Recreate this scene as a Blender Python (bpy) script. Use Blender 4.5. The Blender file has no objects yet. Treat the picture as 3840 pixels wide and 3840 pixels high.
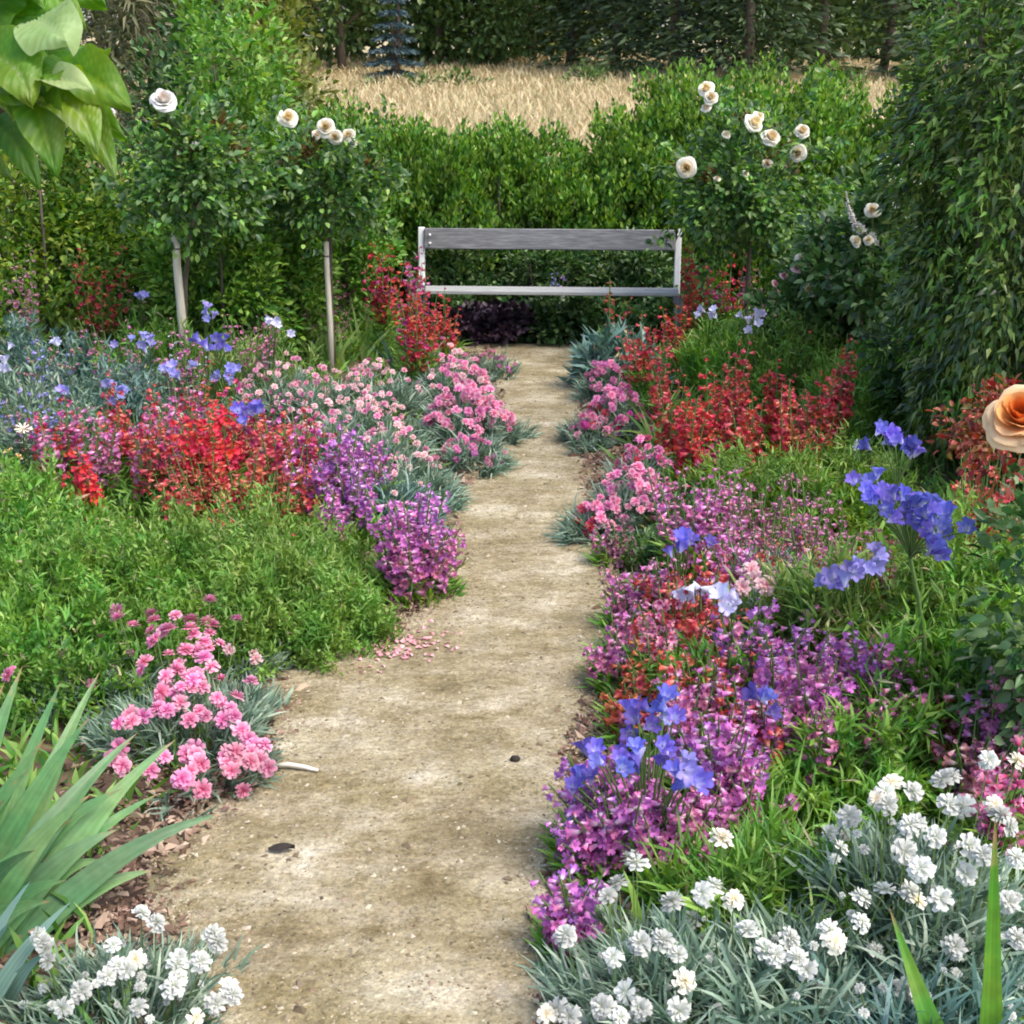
import bpy, math, random
import numpy as np
from mathutils import Vector, Matrix

rng = np.random.default_rng(11)
random.seed(11)
SC = bpy.context.scene
COL = SC.collection
PI = math.pi

# ------------------------------------------------------------------ camera, light, exposure
F, PITCH, CAMH = 1.35, math.radians(18.0), 2.0
cam_d = bpy.data.cameras.new('camera')
cam = bpy.data.objects.new('camera', cam_d)
COL.objects.link(cam)
cam.location = (0, 0, CAMH)
cam.rotation_euler = (PI / 2 - PITCH, 0, 0)
cam_d.sensor_width = 36
cam_d.lens = 36 * F
cam_d.clip_end = 600
cam_d.dof.use_dof = True
cam_d.dof.focus_distance = 4.6
cam_d.dof.aperture_fstop = 16
SC.camera = cam

SUN_EL, SUN_AZ = math.radians(56), math.radians(122)     # azimuth clockwise from +Y (from the right, a little behind the camera)
w = bpy.data.worlds.new('World')
SC.world = w
w.use_nodes = True
nt = w.node_tree
bg = nt.nodes['Background']
sky = nt.nodes.new('ShaderNodeTexSky')
sky.sky_type = 'NISHITA'
sky.sun_disc = False
sky.sun_elevation = SUN_EL
sky.sun_rotation = SUN_AZ
sky.dust_density = 3.0
nt.links.new(sky.outputs[0], bg.inputs[0])
bg.inputs[1].default_value = 0.15
sd = bpy.data.lights.new('sun', 'SUN')
sd.energy = 1.3
sd.angle = math.radians(26)
sd.color = (1.0, 0.95, 0.86)
sun = bpy.data.objects.new('sun', sd)
COL.objects.link(sun)
sdir = Vector((math.sin(SUN_AZ) * math.cos(SUN_EL), math.cos(SUN_AZ) * math.cos(SUN_EL), math.sin(SUN_EL)))
sun.rotation_euler = sdir.to_track_quat('Z', 'Y').to_euler()
SC.view_settings.view_transform = 'Standard'
SC.view_settings.look = 'None'
SC.view_settings.gamma = 1.0
SC.view_settings.use_curve_mapping = False
SC.view_settings.exposure = 1.34
SC.render.engine = 'CYCLES'
SC.cycles.filter_width = 1.9
SC.cycles.max_bounces = 6
SC.cycles.transparent_max_bounces = 4


# ------------------------------------------------------------------ placement helpers
def ray(u, v):
    a, b = (u - .5) / F, -(v - .5) / F
    return np.array([a, math.cos(PITCH) + b * math.sin(PITCH), -math.sin(PITCH) + b * math.cos(PITCH)])


def P(u, v, z=0.0):
    r = ray(u, v)
    return np.array([0, 0, CAMH]) + r * ((z - CAMH) / r[2])


def Q(u, v, y):
    r = ray(u, v)
    return np.array([0, 0, CAMH]) + r * (y / r[1])


# ------------------------------------------------------------------ mesh helpers
class Geo:
    def __init__(s):
        s.V, s.F, s.T, s.G, s.M, s.n = [], [], [], [], [], 0

    def add(s, V, Fs, tint=None, grad=None, mi=0):
        V = np.asarray(V, float).reshape(-1, 3)
        k = len(V)
        s.V.append(V)
        s.T.append(np.full(k, rng.random()) if tint is None else np.broadcast_to(tint, (k,)))
        s.G.append(np.zeros(k) if grad is None else np.broadcast_to(grad, (k,)))
        for f in Fs:
            f = np.asarray(f, int)
            if f.size:
                s.F.append(f + s.n)
                s.M.append(np.full(len(f), mi))
        s.n += k
        return s

    def mesh(s, name, mats, smooth=False, flat=False):
        me = bpy.data.meshes.new(name)
        V = np.concatenate(s.V).astype(np.float32)
        loops = np.concatenate([f.ravel() for f in s.F]).astype(np.int32)
        tot = np.concatenate([np.full(len(f), f.shape[1]) for f in s.F]).astype(np.int32)
        start = np.concatenate([[0], np.cumsum(tot)[:-1]]).astype(np.int32)
        me.vertices.add(len(V))
        me.vertices.foreach_set('co', V.ravel())
        me.loops.add(len(loops))
        me.loops.foreach_set('vertex_index', loops)
        me.polygons.add(len(tot))
        me.polygons.foreach_set('loop_start', start)
        me.polygons.foreach_set('loop_total', tot)
        me.polygons.foreach_set('material_index', np.concatenate(s.M).astype(np.int32))
        me.polygons.foreach_set('use_smooth', np.full(len(tot), not flat))
        for nm, arr in (('tint', s.T), ('grad', s.G)):
            a = me.attributes.new(nm, 'FLOAT', 'POINT')
            a.data.foreach_set('value', np.concatenate(arr).astype(np.float32))
        me.update(calc_edges=True)
        for m in (mats if isinstance(mats, (list, tuple)) else [mats]):
            me.materials.append(m)
        return me


def norm(a):
    return a / np.maximum(np.linalg.norm(a, axis=-1, keepdims=True), 1e-9)


def frames(d, roll=0.0):
    """Rotation matrices whose Y axis is d and whose Z axis leans upward, rolled at random."""
    d = norm(np.asarray(d, float).reshape(-1, 3))
    n = len(d)
    up = np.tile([0., 0., 1.], (n, 1)) + rng.normal(0, .12, (n, 3))
    x = norm(np.cross(d, up))
    z = np.cross(x, d)
    a = rng.normal(0, 1, n) * roll
    c, s_ = np.cos(a)[:, None], np.sin(a)[:, None]
    return np.stack([x * c + z * s_, d, z * c - x * s_], axis=2)


def put(geo, tpl, p, d, L, W=None, roll=.5, tint=None, mi=0, Z=None):
    """Many copies of a small template in one Geo. Template: length along +Y."""
    TV, TF, TG = tpl
    p = np.asarray(p, float).reshape(-1, 3)
    n = len(p)
    if n == 0:
        return
    L = np.broadcast_to(L, (n,))
    W = L if W is None else np.broadcast_to(W, (n,))
    Z = L if Z is None else np.broadcast_to(Z, (n,))
    R = frames(d, roll)
    S = np.stack([W, L, Z], 1)[:, None, :] * TV[None]
    V = np.einsum('nij,nkj->nki', R, S) + p[:, None, :]
    k = len(TV)
    off = (np.arange(n) * k)
    t = rng.random(n) if tint is None else np.broadcast_to(tint, (n,))
    geo.add(V.reshape(-1, 3), [(off[:, None, None] + np.asarray(f)[None]).reshape(-1, np.asarray(f).shape[1]) for f in TF],
            np.repeat(t, k), np.tile(TG, n), mi)


def T(V, Fs, G=None):
    V = np.array(V, float)
    return V, Fs, (V[:, 1].copy() if G is None else np.array(G, float))


LEAF2 = T([(0, 0, 0), (.5, .42, .1), (0, 1, -.1), (-.5, .42, .1)], [[(0, 1, 2), (0, 2, 3)]])
LEAF6 = T([(0, 0, 0), (.42, .25, .1), (.46, .6, .08), (0, 1, -.16), (-.46, .6, .08), (-.42, .25, .1), (0, .5, 0)],
          [[(0, 1, 6), (1, 2, 6), (2, 3, 6), (3, 4, 6), (4, 5, 6), (5, 0, 6)]])
LANCE = T([(0, 0, 0), (.5, .35, .07), (0, .5, 0), (0, 1, -.22), (-.5, .35, .07)], [[(0, 1, 2), (1, 3, 2), (2, 3, 4), (0, 2, 4)]])
BLADE = T([(-.4, 0, 0), (.4, 0, 0), (.5, .4, .04), (-.5, .4, .04), (.35, .75, -.06), (-.35, .75, -.06), (0, 1, -.25)],
          [[(0, 1, 2, 3), (3, 2, 4, 5)], [(5, 4, 6)]])
NEEDLE = T([(-.5, 0, 0), (.5, 0, 0), (0, 1, -.08)], [[(0, 1, 2)]])


def tube(geo, pts, r, sides=5, tint=None, mi=0, grad=None, cap=True):
    pts = np.asarray(pts, float)
    n = len(pts)
    r = np.broadcast_to(r, (n,))
    t = norm(np.gradient(pts, axis=0))
    ref = np.array([0, 0, 1.]) if abs(t[0][2]) < .9 else np.array([1., 0, 0])
    x = norm(np.cross(t, ref))
    y = np.cross(t, x)
    a = np.arange(sides) * 2 * PI / sides
    V = pts[:, None] + r[:, None, None] * (np.cos(a)[None, :, None] * x[:, None] + np.sin(a)[None, :, None] * y[:, None])
    q = [(i * sides + j, i * sides + (j + 1) % sides, (i + 1) * sides + (j + 1) % sides, (i + 1) * sides + j) for i in range(n - 1) for j in range(sides)]
    Fs = [q]
    if cap:
        Fs += [[tuple(range(sides))[::-1]], [tuple((n - 1) * sides + j for j in range(sides))]]
    geo.add(V.reshape(-1, 3), Fs, tint, grad, mi)


def arc(a, b, sag=0.0, n=5, bow=(0, 0, 0)):
    a, b = np.asarray(a, float), np.asarray(b, float)
    s = np.linspace(0, 1, n)[:, None]
    return a + (b - a) * s + np.asarray(bow) * (s * (1 - s) * 4) - np.array([0, 0, sag]) * s ** 2


def box(geo, c, d, bev=.004, mi=0, rot=None, tint=None):
    """A box with chamfered long edges: c centre, d full sizes."""
    bx = np.array(d) / 2
    V = []
    for sx in (-1, 1):
        for sy in (-1, 1):
            for sz in (-1, 1):
                s = np.array([sx, sy, sz])
                for k in range(3):
                    v = s * bx
                    for j in range(3):
                        if j != k:
                            v[j] -= s[j] * bev
                    V.append(v)
    V = np.array(V)
    id_ = lambda sx, sy, sz, k: ((sx > 0) * 4 + (sy > 0) * 2 + (sz > 0)) * 3 + k
    q, tr = [], []
    for k in range(3):
        a, b = (k + 1) % 3, (k + 2) % 3
        for s in (-1, 1):
            lp = []
            for sa, sb in ((-1, -1), (1, -1), (1, 1), (-1, 1)):
                e = [0, 0, 0]
                e[k], e[a], e[b] = s, sa, sb
                lp.append(id_(*e, k))
            q.append(lp if s > 0 else lp[::-1])
        for sa in (-1, 1):
            for sb in (-1, 1):
                lp = []
                for s, kk in ((-1, a), (1, a), (1, b), (-1, b)):
                    e = [0, 0, 0]
                    e[k], e[a], e[b] = s, sa, sb
                    lp.append(id_(*e, kk))
                q.append(lp if sa * sb > 0 else lp[::-1])
    for sx in (-1, 1):
        for sy in (-1, 1):
            for sz in (-1, 1):
                l = [id_(sx, sy, sz, k) for k in range(3)]
                tr.append(l if sx * sy * sz > 0 else l[::-1])
    if rot is not None:
        V = V @ np.array(rot).T
    geo.add(V + np.array(c), [q, tr], tint)


def ob(name, me, parent=None, loc=(0, 0, 0), M=None, kind=None, label=None):
    o = bpy.data.objects.new(name, me)
    COL.objects.link(o)
    if M is not None:
        o.matrix_basis = M
    else:
        o.location = loc
    if parent is not None:
        o.parent = parent
    if kind:
        o['kind'] = kind
    if label:
        o['label'] = label
    return o


def thing(name, label, cat, loc=(0, 0, 0), group=None):
    o = ob(name, None, None, tuple(float(c) for c in loc))
    o['label'] = label
    o['category'] = cat
    if group:
        o['group'] = group
    return o


def xform(p, R, s):
    M = Matrix.Identity(4)
    for i in range(3):
        for j in range(3):
            M[i][j] = float(R[i][j] * s)
        M[i][3] = float(p[i])
    return M


# ------------------------------------------------------------------ materials
def mat(name):
    m = bpy.data.materials.new(name)
    m.use_nodes = True
    n = m.node_tree.nodes
    return m, n, m.node_tree.links, n['Principled BSDF'], n['Material Output']


def rampnode(n, stops):
    r = n.new('ShaderNodeValToRGB')
    e = r.color_ramp.elements
    while len(e) < len(stops):
        e.new(.5)
    for i, (p, c) in enumerate(stops):
        e[i].position = p
        e[i].color = (*c, 1)
    return r


def leafmat(name, cols, trans=.35, rough=.5, spec=.35, var=.25, hue=.025, worn=False):
    m, n, l, b, out = mat(name)
    at = n.new('ShaderNodeAttribute')
    at.attribute_name = 'tint'
    r = rampnode(n, [(i / (len(cols) - 1), c) for i, c in enumerate(cols)])
    l.new(at.outputs['Fac'], r.inputs[0])
    no = n.new('ShaderNodeTexNoise')
    no.inputs['Scale'].default_value = 4.0
    no.inputs['Detail'].default_value = 3
    tc = n.new('ShaderNodeNewGeometry')
    l.new(tc.outputs['Position'], no.inputs['Vector'])
    mr = n.new('ShaderNodeMapRange')
    mr.inputs[1].default_value, mr.inputs[2].default_value = .3, .7
    mr.inputs[3].default_value, mr.inputs[4].default_value = 1 - var, 1 + var
    l.new(no.outputs['Fac'], mr.inputs[0])
    hs = n.new('ShaderNodeHueSaturation')
    l.new(mr.outputs[0], hs.inputs['Value'])
    l.new(r.outputs[0], hs.inputs['Color'])
    nb_ = n.new('ShaderNodeTexNoise')
    nb_.inputs['Scale'].default_value = 9
    l.new(tc.outputs['Position'], nb_.inputs['Vector'])
    mh = n.new('ShaderNodeMapRange')
    mh.inputs[1].default_value, mh.inputs[2].default_value = .3, .7
    mh.inputs[3].default_value, mh.inputs[4].default_value = .5 - hue, .5 + hue
    l.new(nb_.outputs['Fac'], mh.inputs[0])
    l.new(mh.outputs[0], hs.inputs['Hue'])
    if worn:                                                       # browned tips, dust and blemishes
        ag = n.new('ShaderNodeAttribute')
        ag.attribute_name = 'grad'
        nd = n.new('ShaderNodeTexNoise')
        nd.inputs['Scale'].default_value = 38
        nd.inputs['Detail'].default_value = 5
        l.new(tc.outputs['Position'], nd.inputs['Vector'])
        sm = n.new('ShaderNodeMath')
        sm.operation = 'MULTIPLY_ADD'
        sm.inputs[1].default_value = .30
        l.new(nd.outputs['Fac'], sm.inputs[0])
        l.new(ag.outputs['Fac'], sm.inputs[2])
        tr = n.new('ShaderNodeMapRange')
        tr.inputs[1].default_value, tr.inputs[2].default_value = 1.06, 1.14
        l.new(sm.outputs[0], tr.inputs[0])
        mt = n.new('ShaderNodeMix')
        mt.data_type = 'RGBA'
        l.new(tr.outputs[0], mt.inputs[0])
        l.new(hs.outputs[0], mt.inputs[6])
        mt.inputs[7].default_value = (.30, .20, .09, 1)
        du = n.new('ShaderNodeMapRange')
        du.inputs[1].default_value, du.inputs[2].default_value = .35, .70
        du.inputs[3].default_value, du.inputs[4].default_value = .88, 1.12
        l.new(nd.outputs['Fac'], du.inputs[0])
        h2 = n.new('ShaderNodeHueSaturation')
        l.new(du.outputs[0], h2.inputs['Value'])
        l.new(mt.outputs[2], h2.inputs['Color'])
        hs = h2
    l.new(hs.outputs[0], b.inputs['Base Color'])
    b.inputs['Roughness'].default_value = rough
    b.inputs['Specular IOR Level'].default_value = spec
    t = n.new('ShaderNodeBsdfTranslucent')
    g = n.new('ShaderNodeHueSaturation')
    g.inputs['Hue'].default_value = .485
    g.inputs['Saturation'].default_value = 1.15
    g.inputs['Value'].default_value = 1.3
    l.new(hs.outputs[0], g.inputs['Color'])
    l.new(g.outputs[0], t.inputs['Color'])
    mx = n.new('ShaderNodeMixShader')
    mx.inputs[0].default_value = trans
    l.new(b.outputs[0], mx.inputs[1])
    l.new(t.outputs[0], mx.inputs[2])
    l.new(mx.outputs[0], out.inputs[0])
    return m


def petalmat(name, c_in, c_mid, c_out, trans=.3, hue=.03, val=.35, rough=.6):
    m, n, l, b, out = mat(name)
    a1 = n.new('ShaderNodeAttribute')
    a1.attribute_name = 'grad'
    r = rampnode(n, [(0, (.13, .16, .055)), (.09, c_in), (.45, c_mid), (1, c_out)])
    l.new(a1.outputs['Fac'], r.inputs[0])
    a2 = n.new('ShaderNodeAttribute')
    a2.attribute_name = 'tint'
    oi = n.new('ShaderNodeObjectInfo')
    ad = n.new('ShaderNodeMath')
    l.new(a2.outputs['Fac'], ad.inputs[0])
    l.new(oi.outputs['Random'], ad.inputs[1])
    fr = n.new('ShaderNodeMath')
    fr.operation = 'FRACT'
    l.new(ad.outputs[0], fr.inputs[0])
    m1 = n.new('ShaderNodeMapRange')
    m1.inputs[3].default_value, m1.inputs[4].default_value = .5 - hue, .5 + hue
    l.new(fr.outputs[0], m1.inputs[0])
    mu = n.new('ShaderNodeMath')
    mu.operation = 'MULTIPLY'
    mu.inputs[1].default_value = 7.31
    l.new(fr.outputs[0], mu.inputs[0])
    f2 = n.new('ShaderNodeMath')
    f2.operation = 'FRACT'
    l.new(mu.outputs[0], f2.inputs[0])
    m2 = n.new('ShaderNodeMapRange')
    m2.inputs[3].default_value, m2.inputs[4].default_value = 1 - val, 1 + val * .5
    l.new(f2.outputs[0], m2.inputs[0])
    hs = n.new('ShaderNodeHueSaturation')
    l.new(m1.outputs[0], hs.inputs['Hue'])
    l.new(m2.outputs[0], hs.inputs['Value'])
    l.new(r.outputs[0], hs.inputs['Color'])
    l.new(hs.outputs[0], b.inputs['Base Color'])
    b.inputs['Roughness'].default_value = rough
    b.inputs['Specular IOR Level'].default_value = .25
    t = n.new('ShaderNodeBsdfTranslucent')
    l.new(hs.outputs[0], t.inputs['Color'])
    mx = n.new('ShaderNodeMixShader')
    mx.inputs[0].default_value = trans
    l.new(b.outputs[0], mx.inputs[1])
    l.new(t.outputs[0], mx.inputs[2])
    l.new(mx.outputs[0], out.inputs[0])
    return m


def noisemat(name, stops, scale=8., detail=6, rough=.8, bump=.3, bscale=60., stretch=(1, 1, 1), spec=.3, coord='Object'):
    m, n, l, b, out = mat(name)
    tc = n.new('ShaderNodeTexCoord')
    mp = n.new('ShaderNodeMapping')
    mp.inputs['Scale'].default_value = stretch
    l.new(tc.outputs[coord], mp.inputs[0])
    no = n.new('ShaderNodeTexNoise')
    no.inputs['Scale'].default_value = scale
    no.inputs['Detail'].default_value = detail
    no.inputs['Roughness'].default_value = .65
    l.new(mp.outputs[0], no.inputs['Vector'])
    r = rampnode(n, stops)
    l.new(no.outputs['Fac'], r.inputs[0])
    l.new(r.outputs[0], b.inputs['Base Color'])
    n2 = n.new('ShaderNodeTexNoise')
    n2.inputs['Scale'].default_value = bscale
    n2.inputs['Detail'].default_value = 4
    l.new(mp.outputs[0], n2.inputs['Vector'])
    bp = n.new('ShaderNodeBump')
    bp.inputs['Strength'].default_value = bump
    bp.inputs['Distance'].default_value = .12 / (bscale * max(stretch))
    l.new(n2.outputs['Fac'], bp.inputs['Height'])
    l.new(bp.outputs[0], b.inputs['Normal'])
    b.inputs['Roughness'].default_value = rough
    b.inputs['Specular IOR Level'].default_value = spec
    return m


L_HEDGE = leafmat('hedge_leaf', [(.028, .08, .013), (.075, .185, .024), (.155, .31, .04), (.29, .43, .085)])
L_DARK = leafmat('dark_leaf', [(.014, .040, .012), (.032, .085, .021), (.065, .145, .038), (.20, .29, .11)], rough=.4, spec=.5)
L_CLIMB = leafmat('climber_leaf', [(.016, .042, .008), (.042, .095, .016), (.09, .17, .03), (.28, .36, .10)], rough=.33, spec=.6)
L_ROSE = leafmat('rose_leaf', [(.022, .065, .018), (.05, .125, .034), (.10, .20, .06), (.22, .32, .13)], rough=.38, spec=.5)
L_OLIVE = leafmat('olive_leaf', [(.05, .085, .014), (.11, .155, .024), (.19, .23, .045), (.30, .32, .11)])
L_YELL = leafmat('yellow_green_leaf', [(.04, .10, .014), (.09, .19, .022), (.17, .29, .035), (.33, .40, .08)])
L_MID = leafmat('mid_green_leaf', [(.045, .13, .02), (.10, .25, .034), (.19, .37, .06), (.34, .50, .14)])
L_FEATH = leafmat('feathery_leaf', [(.05, .12, .018), (.11, .225, .034), (.18, .32, .055), (.32, .44, .13)])
L_GREY = leafmat('grey_green_leaf', [(0.072, 0.132, 0.090), (0.144, 0.228, 0.156), (0.240, 0.336, 0.240), (0.396, 0.480, 0.360)], trans=.25)
L_BLUE = leafmat('blue_green_leaf', [(.045, .10, .08), (.09, .18, .14), (.16, .27, .22), (.28, .38, .34)], trans=.25)
L_IRIS = leafmat('iris_leaf', [(.075, .17, .075), (.10, .22, .09), (.14, .28, .10), (.20, .34, .13)], worn=True, trans=.3, rough=.42, var=.12)
L_IRIS2 = leafmat('blade_leaf', [(.06, .16, .02), (.09, .22, .025), (.13, .28, .035), (.16, .32, .05)], worn=True, trans=.35, rough=.4, var=.12)
L_BIG = leafmat('large_leaf', [(.03, .12, .008), (.075, .20, .012), (.15, .28, .02), (.36, .46, .20)], trans=.45, rough=.46, spec=.4, var=.2)
L_BRONZE = leafmat('bronze_leaf', [(.06, .014, .012), (.17, .035, .022), (.34, .09, .045), (.16, .15, .04)], rough=.4)
L_YOUNG = leafmat('young_rose_leaf', [(.05, .04, .014), (.12, .075, .026), (.19, .13, .04), (.18, .23, .06)], rough=.4)
L_PURP = leafmat('purple_leaf', [(.012, .008, .012), (.03, .014, .025), (.06, .03, .05), (.10, .07, .10)], trans=.15)
L_FIR = leafmat('conifer_needle', [(.012, .026, .009), (.024, .048, .015), (.042, .078, .024), (.07, .11, .04)], trans=.1)
L_SPRUCE = leafmat('blue_spruce_needle', [(.025, .055, .06), (.05, .09, .10), (.085, .135, .15)], trans=.1)
L_FAR = leafmat('far_leaf', [(.026, .06, .014), (.055, .115, .024), (.10, .18, .04), (.16, .22, .075)], trans=.2)
L_BROWN = leafmat('brown_needle', [(.05, .06, .022), (.10, .11, .045), (.17, .16, .08), (.06, .08, .028)], trans=.15)
L_DRY = leafmat('dry_grass', [(.32, .26, .14), (.47, .38, .22), (.58, .49, .31), (.32, .32, .16)], trans=.3, var=.2)
L_STRAP = leafmat('strap_leaf', [(.06, .15, .03), (.12, .24, .05), (.22, .33, .09), (.38, .42, .16)], worn=True, trans=.35)

RED = petalmat('red_petal', (.70, .20, .16), (.62, .055, .055), (.54, .035, .05), hue=.02)
CORAL = petalmat('coral_petal', (.82, .38, .30), (.72, .12, .11), (.64, .06, .08), hue=.02)
SCAR = petalmat('scarlet_petal', (.85, .25, .18), (.82, .055, .075), (.76, .04, .10), hue=.015)
RUST = petalmat('rust_petal', (.60, .26, .15), (.52, .11, .06), (.42, .06, .05))
CRIM = petalmat('crimson_petal', (.72, .22, .28), (.55, .05, .12), (.48, .05, .17), hue=.05)
MAUV = petalmat('mauve_petal', (.82, .55, .66), (.64, .22, .40), (.56, .15, .34), hue=.035)
MAGE = petalmat('magenta_petal', (.88, .62, .76), (.72, .22, .52), (.66, .16, .50), hue=.04)
PURP = petalmat('purple_petal', (.82, .60, .80), (.58, .20, .56), (.49, .14, .54), hue=.045)
DUSK = petalmat('dusky_petal', (.58, .42, .42), (.44, .20, .25), (.38, .14, .22), hue=.04)
PINK = petalmat('pink_petal', (.48, .04, .14), (.76, .21, .38), (.82, .45, .55), hue=.015)
ROSEP = petalmat('rose_pink_petal', (.50, .03, .15), (.76, .18, .38), (.84, .38, .54), hue=.02)
PALE = petalmat('pale_pink_petal', (.60, .15, .22), (.82, .44, .47), (.86, .62, .62), hue=.015, val=.25)
WHITE = petalmat('white_petal', (.42, .47, .33), (.60, .61, .54), (.69, .69, .65), hue=0, val=.3, trans=.3)
CREAM = petalmat('cream_petal', (.80, .62, .34), (.86, .78, .60), (.88, .84, .74), hue=.01, val=.12, trans=.3)
ORANGE = petalmat('orange_petal', (.84, .20, .03), (.92, .44, .13), (.95, .70, .42), hue=.01, val=.15)
BLUE = petalmat('blue_petal', (.66, .66, .92), (.20, .18, .66), (.13, .10, .56), hue=.02, val=.45, trans=.42)
LAV = petalmat('lavender_petal', (.72, .70, .88), (.32, .30, .66), (.22, .20, .58), hue=.02)
LILAC = petalmat('pale_lilac_petal', (.85, .85, .90), (.66, .64, .84), (.50, .48, .78), hue=.02)
IVORY = petalmat('ivory_petal', (.78, .66, .58), (.82, .79, .74), (.84, .83, .80), hue=.005, val=.08, trans=.35)
YELLOW = petalmat('yellow_centre', (.75, .48, .04), (.78, .52, .05), (.80, .60, .1))
STEM = noisemat('green_stem', [(.3, (.07, .14, .03)), (.7, (.14, .22, .06))], 20, rough=.6)
STEMD = noisemat('red_stem', [(.3, (.12, .06, .03)), (.7, (.16, .12, .05))], 20, rough=.6)
BARK = noisemat('bark', [(.3, (.05, .038, .028)), (.7, (.14, .11, .085))], 14, stretch=(4, 4, .6), bump=.8)
STAKE = noisemat('weathered_stake', [(.25, (.30, .27, .20)), (.55, (.50, .46, .36)), (.8, (.62, .58, .47))], 9, stretch=(9, 9, .8), bump=.5)
WOOD = noisemat('weathered_bench_wood', [(.25, (.085, .085, .09)), (.45, (.135, .135, .14)), (.6, (.21, .21, .213)), (.78, (.36, .36, .355))], 6, stretch=(1.2, 16, 16), bump=.5, bscale=30, rough=.7)
SEATW = noisemat('silvered_seat_wood', [(.2, (.20, .20, .20)), (.5, (.31, .31, .30)), (.8, (.44, .44, .42))], 6, stretch=(1.2, 16, 16), bump=.5, bscale=30, rough=.7)
POST = noisemat('pale_bench_post', [(.3, (.66, .65, .64)), (.7, (.82, .81, .79))], 9, stretch=(6, 6, 1), bump=.25, rough=.55)

# ------------------------------------------------------------------ ground, bed, path
def hillz(x, y):
    t = np.clip((y - 13) / 60, 0, 1)
    return 2.75 * t ** 1.05 + .05 * np.sin(x * .35) * t * 3 + np.clip((y - 73) / 100, 0, 2) * 2


def grid_sheet(xs, ys, zf):
    X, Y = np.meshgrid(xs, ys)
    V = np.stack([X, Y, zf(X, Y)], -1).reshape(-1, 3)
    nx, ny = len(xs), len(ys)
    i = np.arange((ny - 1) * nx).reshape(ny - 1, nx)[:, :-1].ravel()
    return V, [np.stack([i, i + 1, i + nx + 1, i + nx], 1)]


GROUND = noisemat('dry_meadow_ground', [(.3, (.26, .21, .10)), (.5, (.40, .32, .17)), (.7, (.48, .39, .22))], .6, 8, rough=.95, bump=.4, bscale=12)
SOIL = noisemat('bed_soil', [(.3, (.05, .034, .024)), (.5, (.12, .075, .052)), (.7, (.20, .13, .095))], 9, 8, rough=.95, bump=1.0, bscale=70)
xs = np.concatenate([np.linspace(-260, -25, 20), np.linspace(-22, 22, 45), np.linspace(25, 260, 20)])
ys = np.concatenate([np.linspace(-40, 10, 12), np.linspace(13, 75, 50), np.linspace(80, 400, 20)])
V, Fs = grid_sheet(xs, ys, hillz)
o = ob('ground', Geo().add(V, Fs).mesh('ground', GROUND, True), kind='structure')
V, Fs = grid_sheet(np.linspace(-9, 9, 91), np.linspace(-3, 12.6, 79), lambda X, Y: .006 + .004 * np.sin(X * 5.1) * np.sin(Y * 4.3))
o = ob('garden_bed', Geo().add(V, Fs).mesh('garden_bed', SOIL, True), kind='structure')

# path outline, read off as the places where the gravel meets the beds
EL = [(.335, .475), (.37, .478), (.40, .480), (.45, .462), (.50, .43), (.54, .435), (.58, .425), (.62, .39), (.642, .315), (.665, .258), (.70, .262), (.74, .262),
      (.775, .225), (.83, .165), (.88, .135), (.94, .16), (1.0, .17), (1.08, .16)]
ER = [(.335, .585), (.37, .580), (.40, .572), (.45, .575), (.50, .585), (.54, .60), (.60, .605), (.65, .602), (.69, .585), (.74, .565), (.80, .575), (.85, .555),
      (.90, .555), (.95, .56), (1.0, .55), (1.08, .55)]


def edge(tab, y):
    pts = np.array([P(u, v, 0)[:2] for v, u in tab])
    i = np.argsort(pts[:, 1])
    return np.interp(y, pts[i, 1], pts[i, 0])


def pathz(X, Y):
    return .031 + .006 * np.sin(X * 2.1 + 1.3 * np.sin(Y * 1.7)) * np.sin(Y * 2.9 + X) + .003 * np.sin(X * 4 + Y * 2.3) * np.sin(Y * 3.7) + .002 * np.sin(Y * 11 + X * 3)


py = np.concatenate([np.linspace(.2, 2.2, 10), np.linspace(2.25, 10.05, 300)])
xl = edge(EL, py) + .018 * np.sin(py * 9.1) + rng.normal(0, .008, len(py)) - np.clip(py - 9.5, 0, 1) * 1.2
xr = edge(ER, py) + .018 * np.sin(py * 8.3 + 1) + rng.normal(0, .008, len(py)) + np.clip(py - 9.5, 0, 1) * 1.2
nx = 40
s = np.linspace(0, 1, nx)
X = xl[:, None] * (1 - s) + xr[:, None] * s
Y = np.repeat(py[:, None], nx, 1)
Zp = pathz(X, Y) - .008 * (2 * s[None] - 1) ** 8
V = np.stack([X, Y, Zp], -1).reshape(-1, 3)
i = np.arange((len(py) - 1) * nx).reshape(-1, nx)[:, :-1].ravel()


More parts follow.
